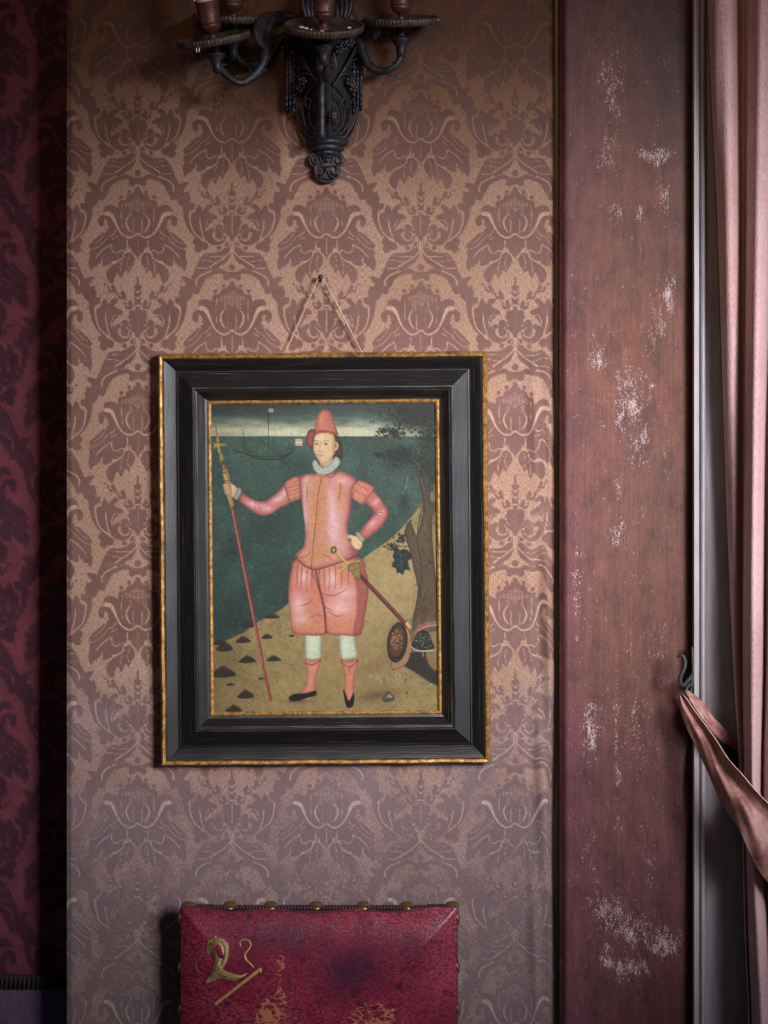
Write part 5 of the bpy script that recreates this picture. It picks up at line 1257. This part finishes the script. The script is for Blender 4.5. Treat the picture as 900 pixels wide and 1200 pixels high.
# tieback: broad silk band from the hook, round the curtain and back behind it
def cloth_band(up, lo, nU=60, nV=14, bulge=.012, wrinkle=.003, seed=0):
    U_ = cr(up, 16); L_ = cr(lo, 16)
    def res(A_, n):
        s_ = np.r_[0, np.cumsum(np.linalg.norm(np.diff(A_[:, :2], axis=0), axis=1))]; t = np.linspace(0, s_[-1], n)
        return np.stack([np.interp(t, s_, A_[:, c]) for c in range(3)], 1)
    U_ = res(U_, nU); L_ = res(L_, nU); V = []
    for i in range(nU):
        for j in range(nV):
            t = j/(nV-1); q = U_[i]*(1-t)+L_[i]*t
            wdt = np.hypot(*(U_[i]-L_[i])[:2])/40.
            d = q[2]+bulge*min(1, wdt)*math.sin(PI*t)**.8+wrinkle*min(1, wdt)*(math.sin(t*9+i*.16+seed)*.7+math.sin(t*17-i*.27+seed*2)*.5)
            V.append(P(q[0], q[1], d))
    return np.array(V), grid_faces(nV, nU)
tb = empty('curtain_tieback', tuple(P(803, 816, .07)), 'twisted rose silk tieback looped from the iron hook around the curtain', 'tieback')
UPF = [(799,813.5,.076),(804,818.7,.084),(813,832,.096),(824,846.7,.108),(837,865,.126),(851,887,.148),(867,905,.172),(883,924,.186),(900,941,.188),(925,958,.186),(965,985,.180),(1020,1000,.180),(1085,1008,.172),(1116,1008,.130),(1122,1005,.06)]
LOF = [(795,816,.076),(796,828,.082),(804,852,.092),(816,876,.104),(832,911,.126),(845,940,.148),(864,969,.172),(876,995,.184),(893,1028,.186),(922,1052,.184),(980,1078,.180),(1030,1085,.180),(1088,1086,.172),(1118,1082,.130),(1124,1078,.06)]
V, Fq = cloth_band(UPF, LOF, 170, 30, 0, .0028, 1)
V = V.reshape(170, 30, 3); tq = np.linspace(0, 1, 30); ramp_ = ss(0, .25, np.linspace(0, 1, 170))
V[:, :, 1] -= (.014*np.exp(-(tq/.10)**2)-.004*np.exp(-((tq-.28)/.09)**2)+.013*np.exp(-((tq-.62)/.22)**2)-.004*np.exp(-((1-tq)/.1)**2))[None, :]*(.35+.65*ramp_[:, None])
o = mesh_obj('front_band', V.reshape(-1, 3), Fq[:, ::-1].copy(), SILK, tb); o.modifiers.new('t', 'SOLIDIFY').thickness = .0016
V3 = V[:, 0, :]+np.array((0, -.0012, .0006)); m = MB(); m.tube(V3[::2], .0011, 6); m.build('hem', simple('pale_hem', lin((214,176,164)), .6, nscale=200), tb)['label'] = 'pale stitched hem'
V, Fq = cloth_band([(804,808,.070),(809,810.5,.070),(824,822.7,.068),(837,841,.068),(855,859,.058),(867,876,.047),(875,885,.044)],
                   [(806,816,.076),(809,822.7,.078),(818.7,836,.080),(832,854.7,.080),(848,870.7,.062),(866,881,.047),(875,889,.044)], 80, 14, .008, .0024, 7)
o = mesh_obj('back_band', V, Fq[:, ::-1].copy(), SILK, tb); o.modifiers.new('t', 'SOLIDIFY').thickness = .0016
V, Fq = cloth_band([(810,822,.072),(820,837,.074),(833,855,.074),(849,871,.060),(866,882,.048),(875,889,.045)],
                   [(808,832,.080),(819,852,.088),(836,876,.096),(850,896,.076),(864,914,.050),(874,922,.046)], 50, 8, .0, .0008, 3)
o = mesh_obj('loop_gap_sheet', V, Fq[:, ::-1].copy(), simple('black_green_sheet', lin((26,28,28)), .9, nscale=200), tb); o.modifiers.new('t', 'SOLIDIFY').thickness = .0012  # blackish sheet set into the gap between the two bands
o['label'] = 'blackish sheet filling the gap inside the loop'

# ================================================================== LIGHT, CAMERA
def area(name, loc, target, size, size_y, power, col, spread=180):
    l = bpy.data.lights.new(name, 'AREA'); l.shape = 'RECTANGLE'; l.size = size; l.size_y = size_y; l.energy = power; l.color = col; l.spread = math.radians(spread)
    o = bpy.data.objects.new(name, l); C.objects.link(o); o.location = loc
    o.rotation_euler = (Vector(target)-Vector(loc)).to_track_quat('-Z', 'Y').to_euler(); return o
area('daylight_window', (1.40, -2.40, 2.35), (.08, 0, 1.60), 1.0, 1.0, 9.6, (1.0, .985, 1.0), 34)
area('low_daylight_fill', (2.25, -1.15, 1.45), (.0, 0, 1.45), .5, 1.1, 2.4, (.66, .76, 1.0), 80)  # cool fill added to put bluish glints on the frame facets
area('warm_fill', (-.2, -2.6, 2.6), (.0, 0, 2.35), .6, .5, 1.0, (1.0, .54, .25), 60)  # added warm fill to tint the upper wall, no lamp known there
w = bpy.data.worlds.new('room'); bpy.context.scene.world = w; w.use_nodes = True
w.node_tree.nodes['Background'].inputs[0].default_value = (.62, .66, .80, 1); w.node_tree.nodes['Background'].inputs[1].default_value = .065

cam = bpy.data.cameras.new('camera'); co = bpy.data.objects.new('camera', cam); C.objects.link(co)
co.location = (0, -D, ZH); co.rotation_euler = (PI/2, 0, 0)
cam.sensor_fit = 'VERTICAL'; cam.sensor_height = 36; cam.lens = 36*D/(1200*S); cam.shift_y = -(600-YH)/1200
bpy.context.scene.camera = co
vs = bpy.context.scene.view_settings
bpy.context.scene.display_settings.display_device = 'sRGB'
vs.view_transform = 'Standard'; vs.look = 'None'; vs.gamma = 1; vs.use_curve_mapping = False; vs.exposure = 0.0
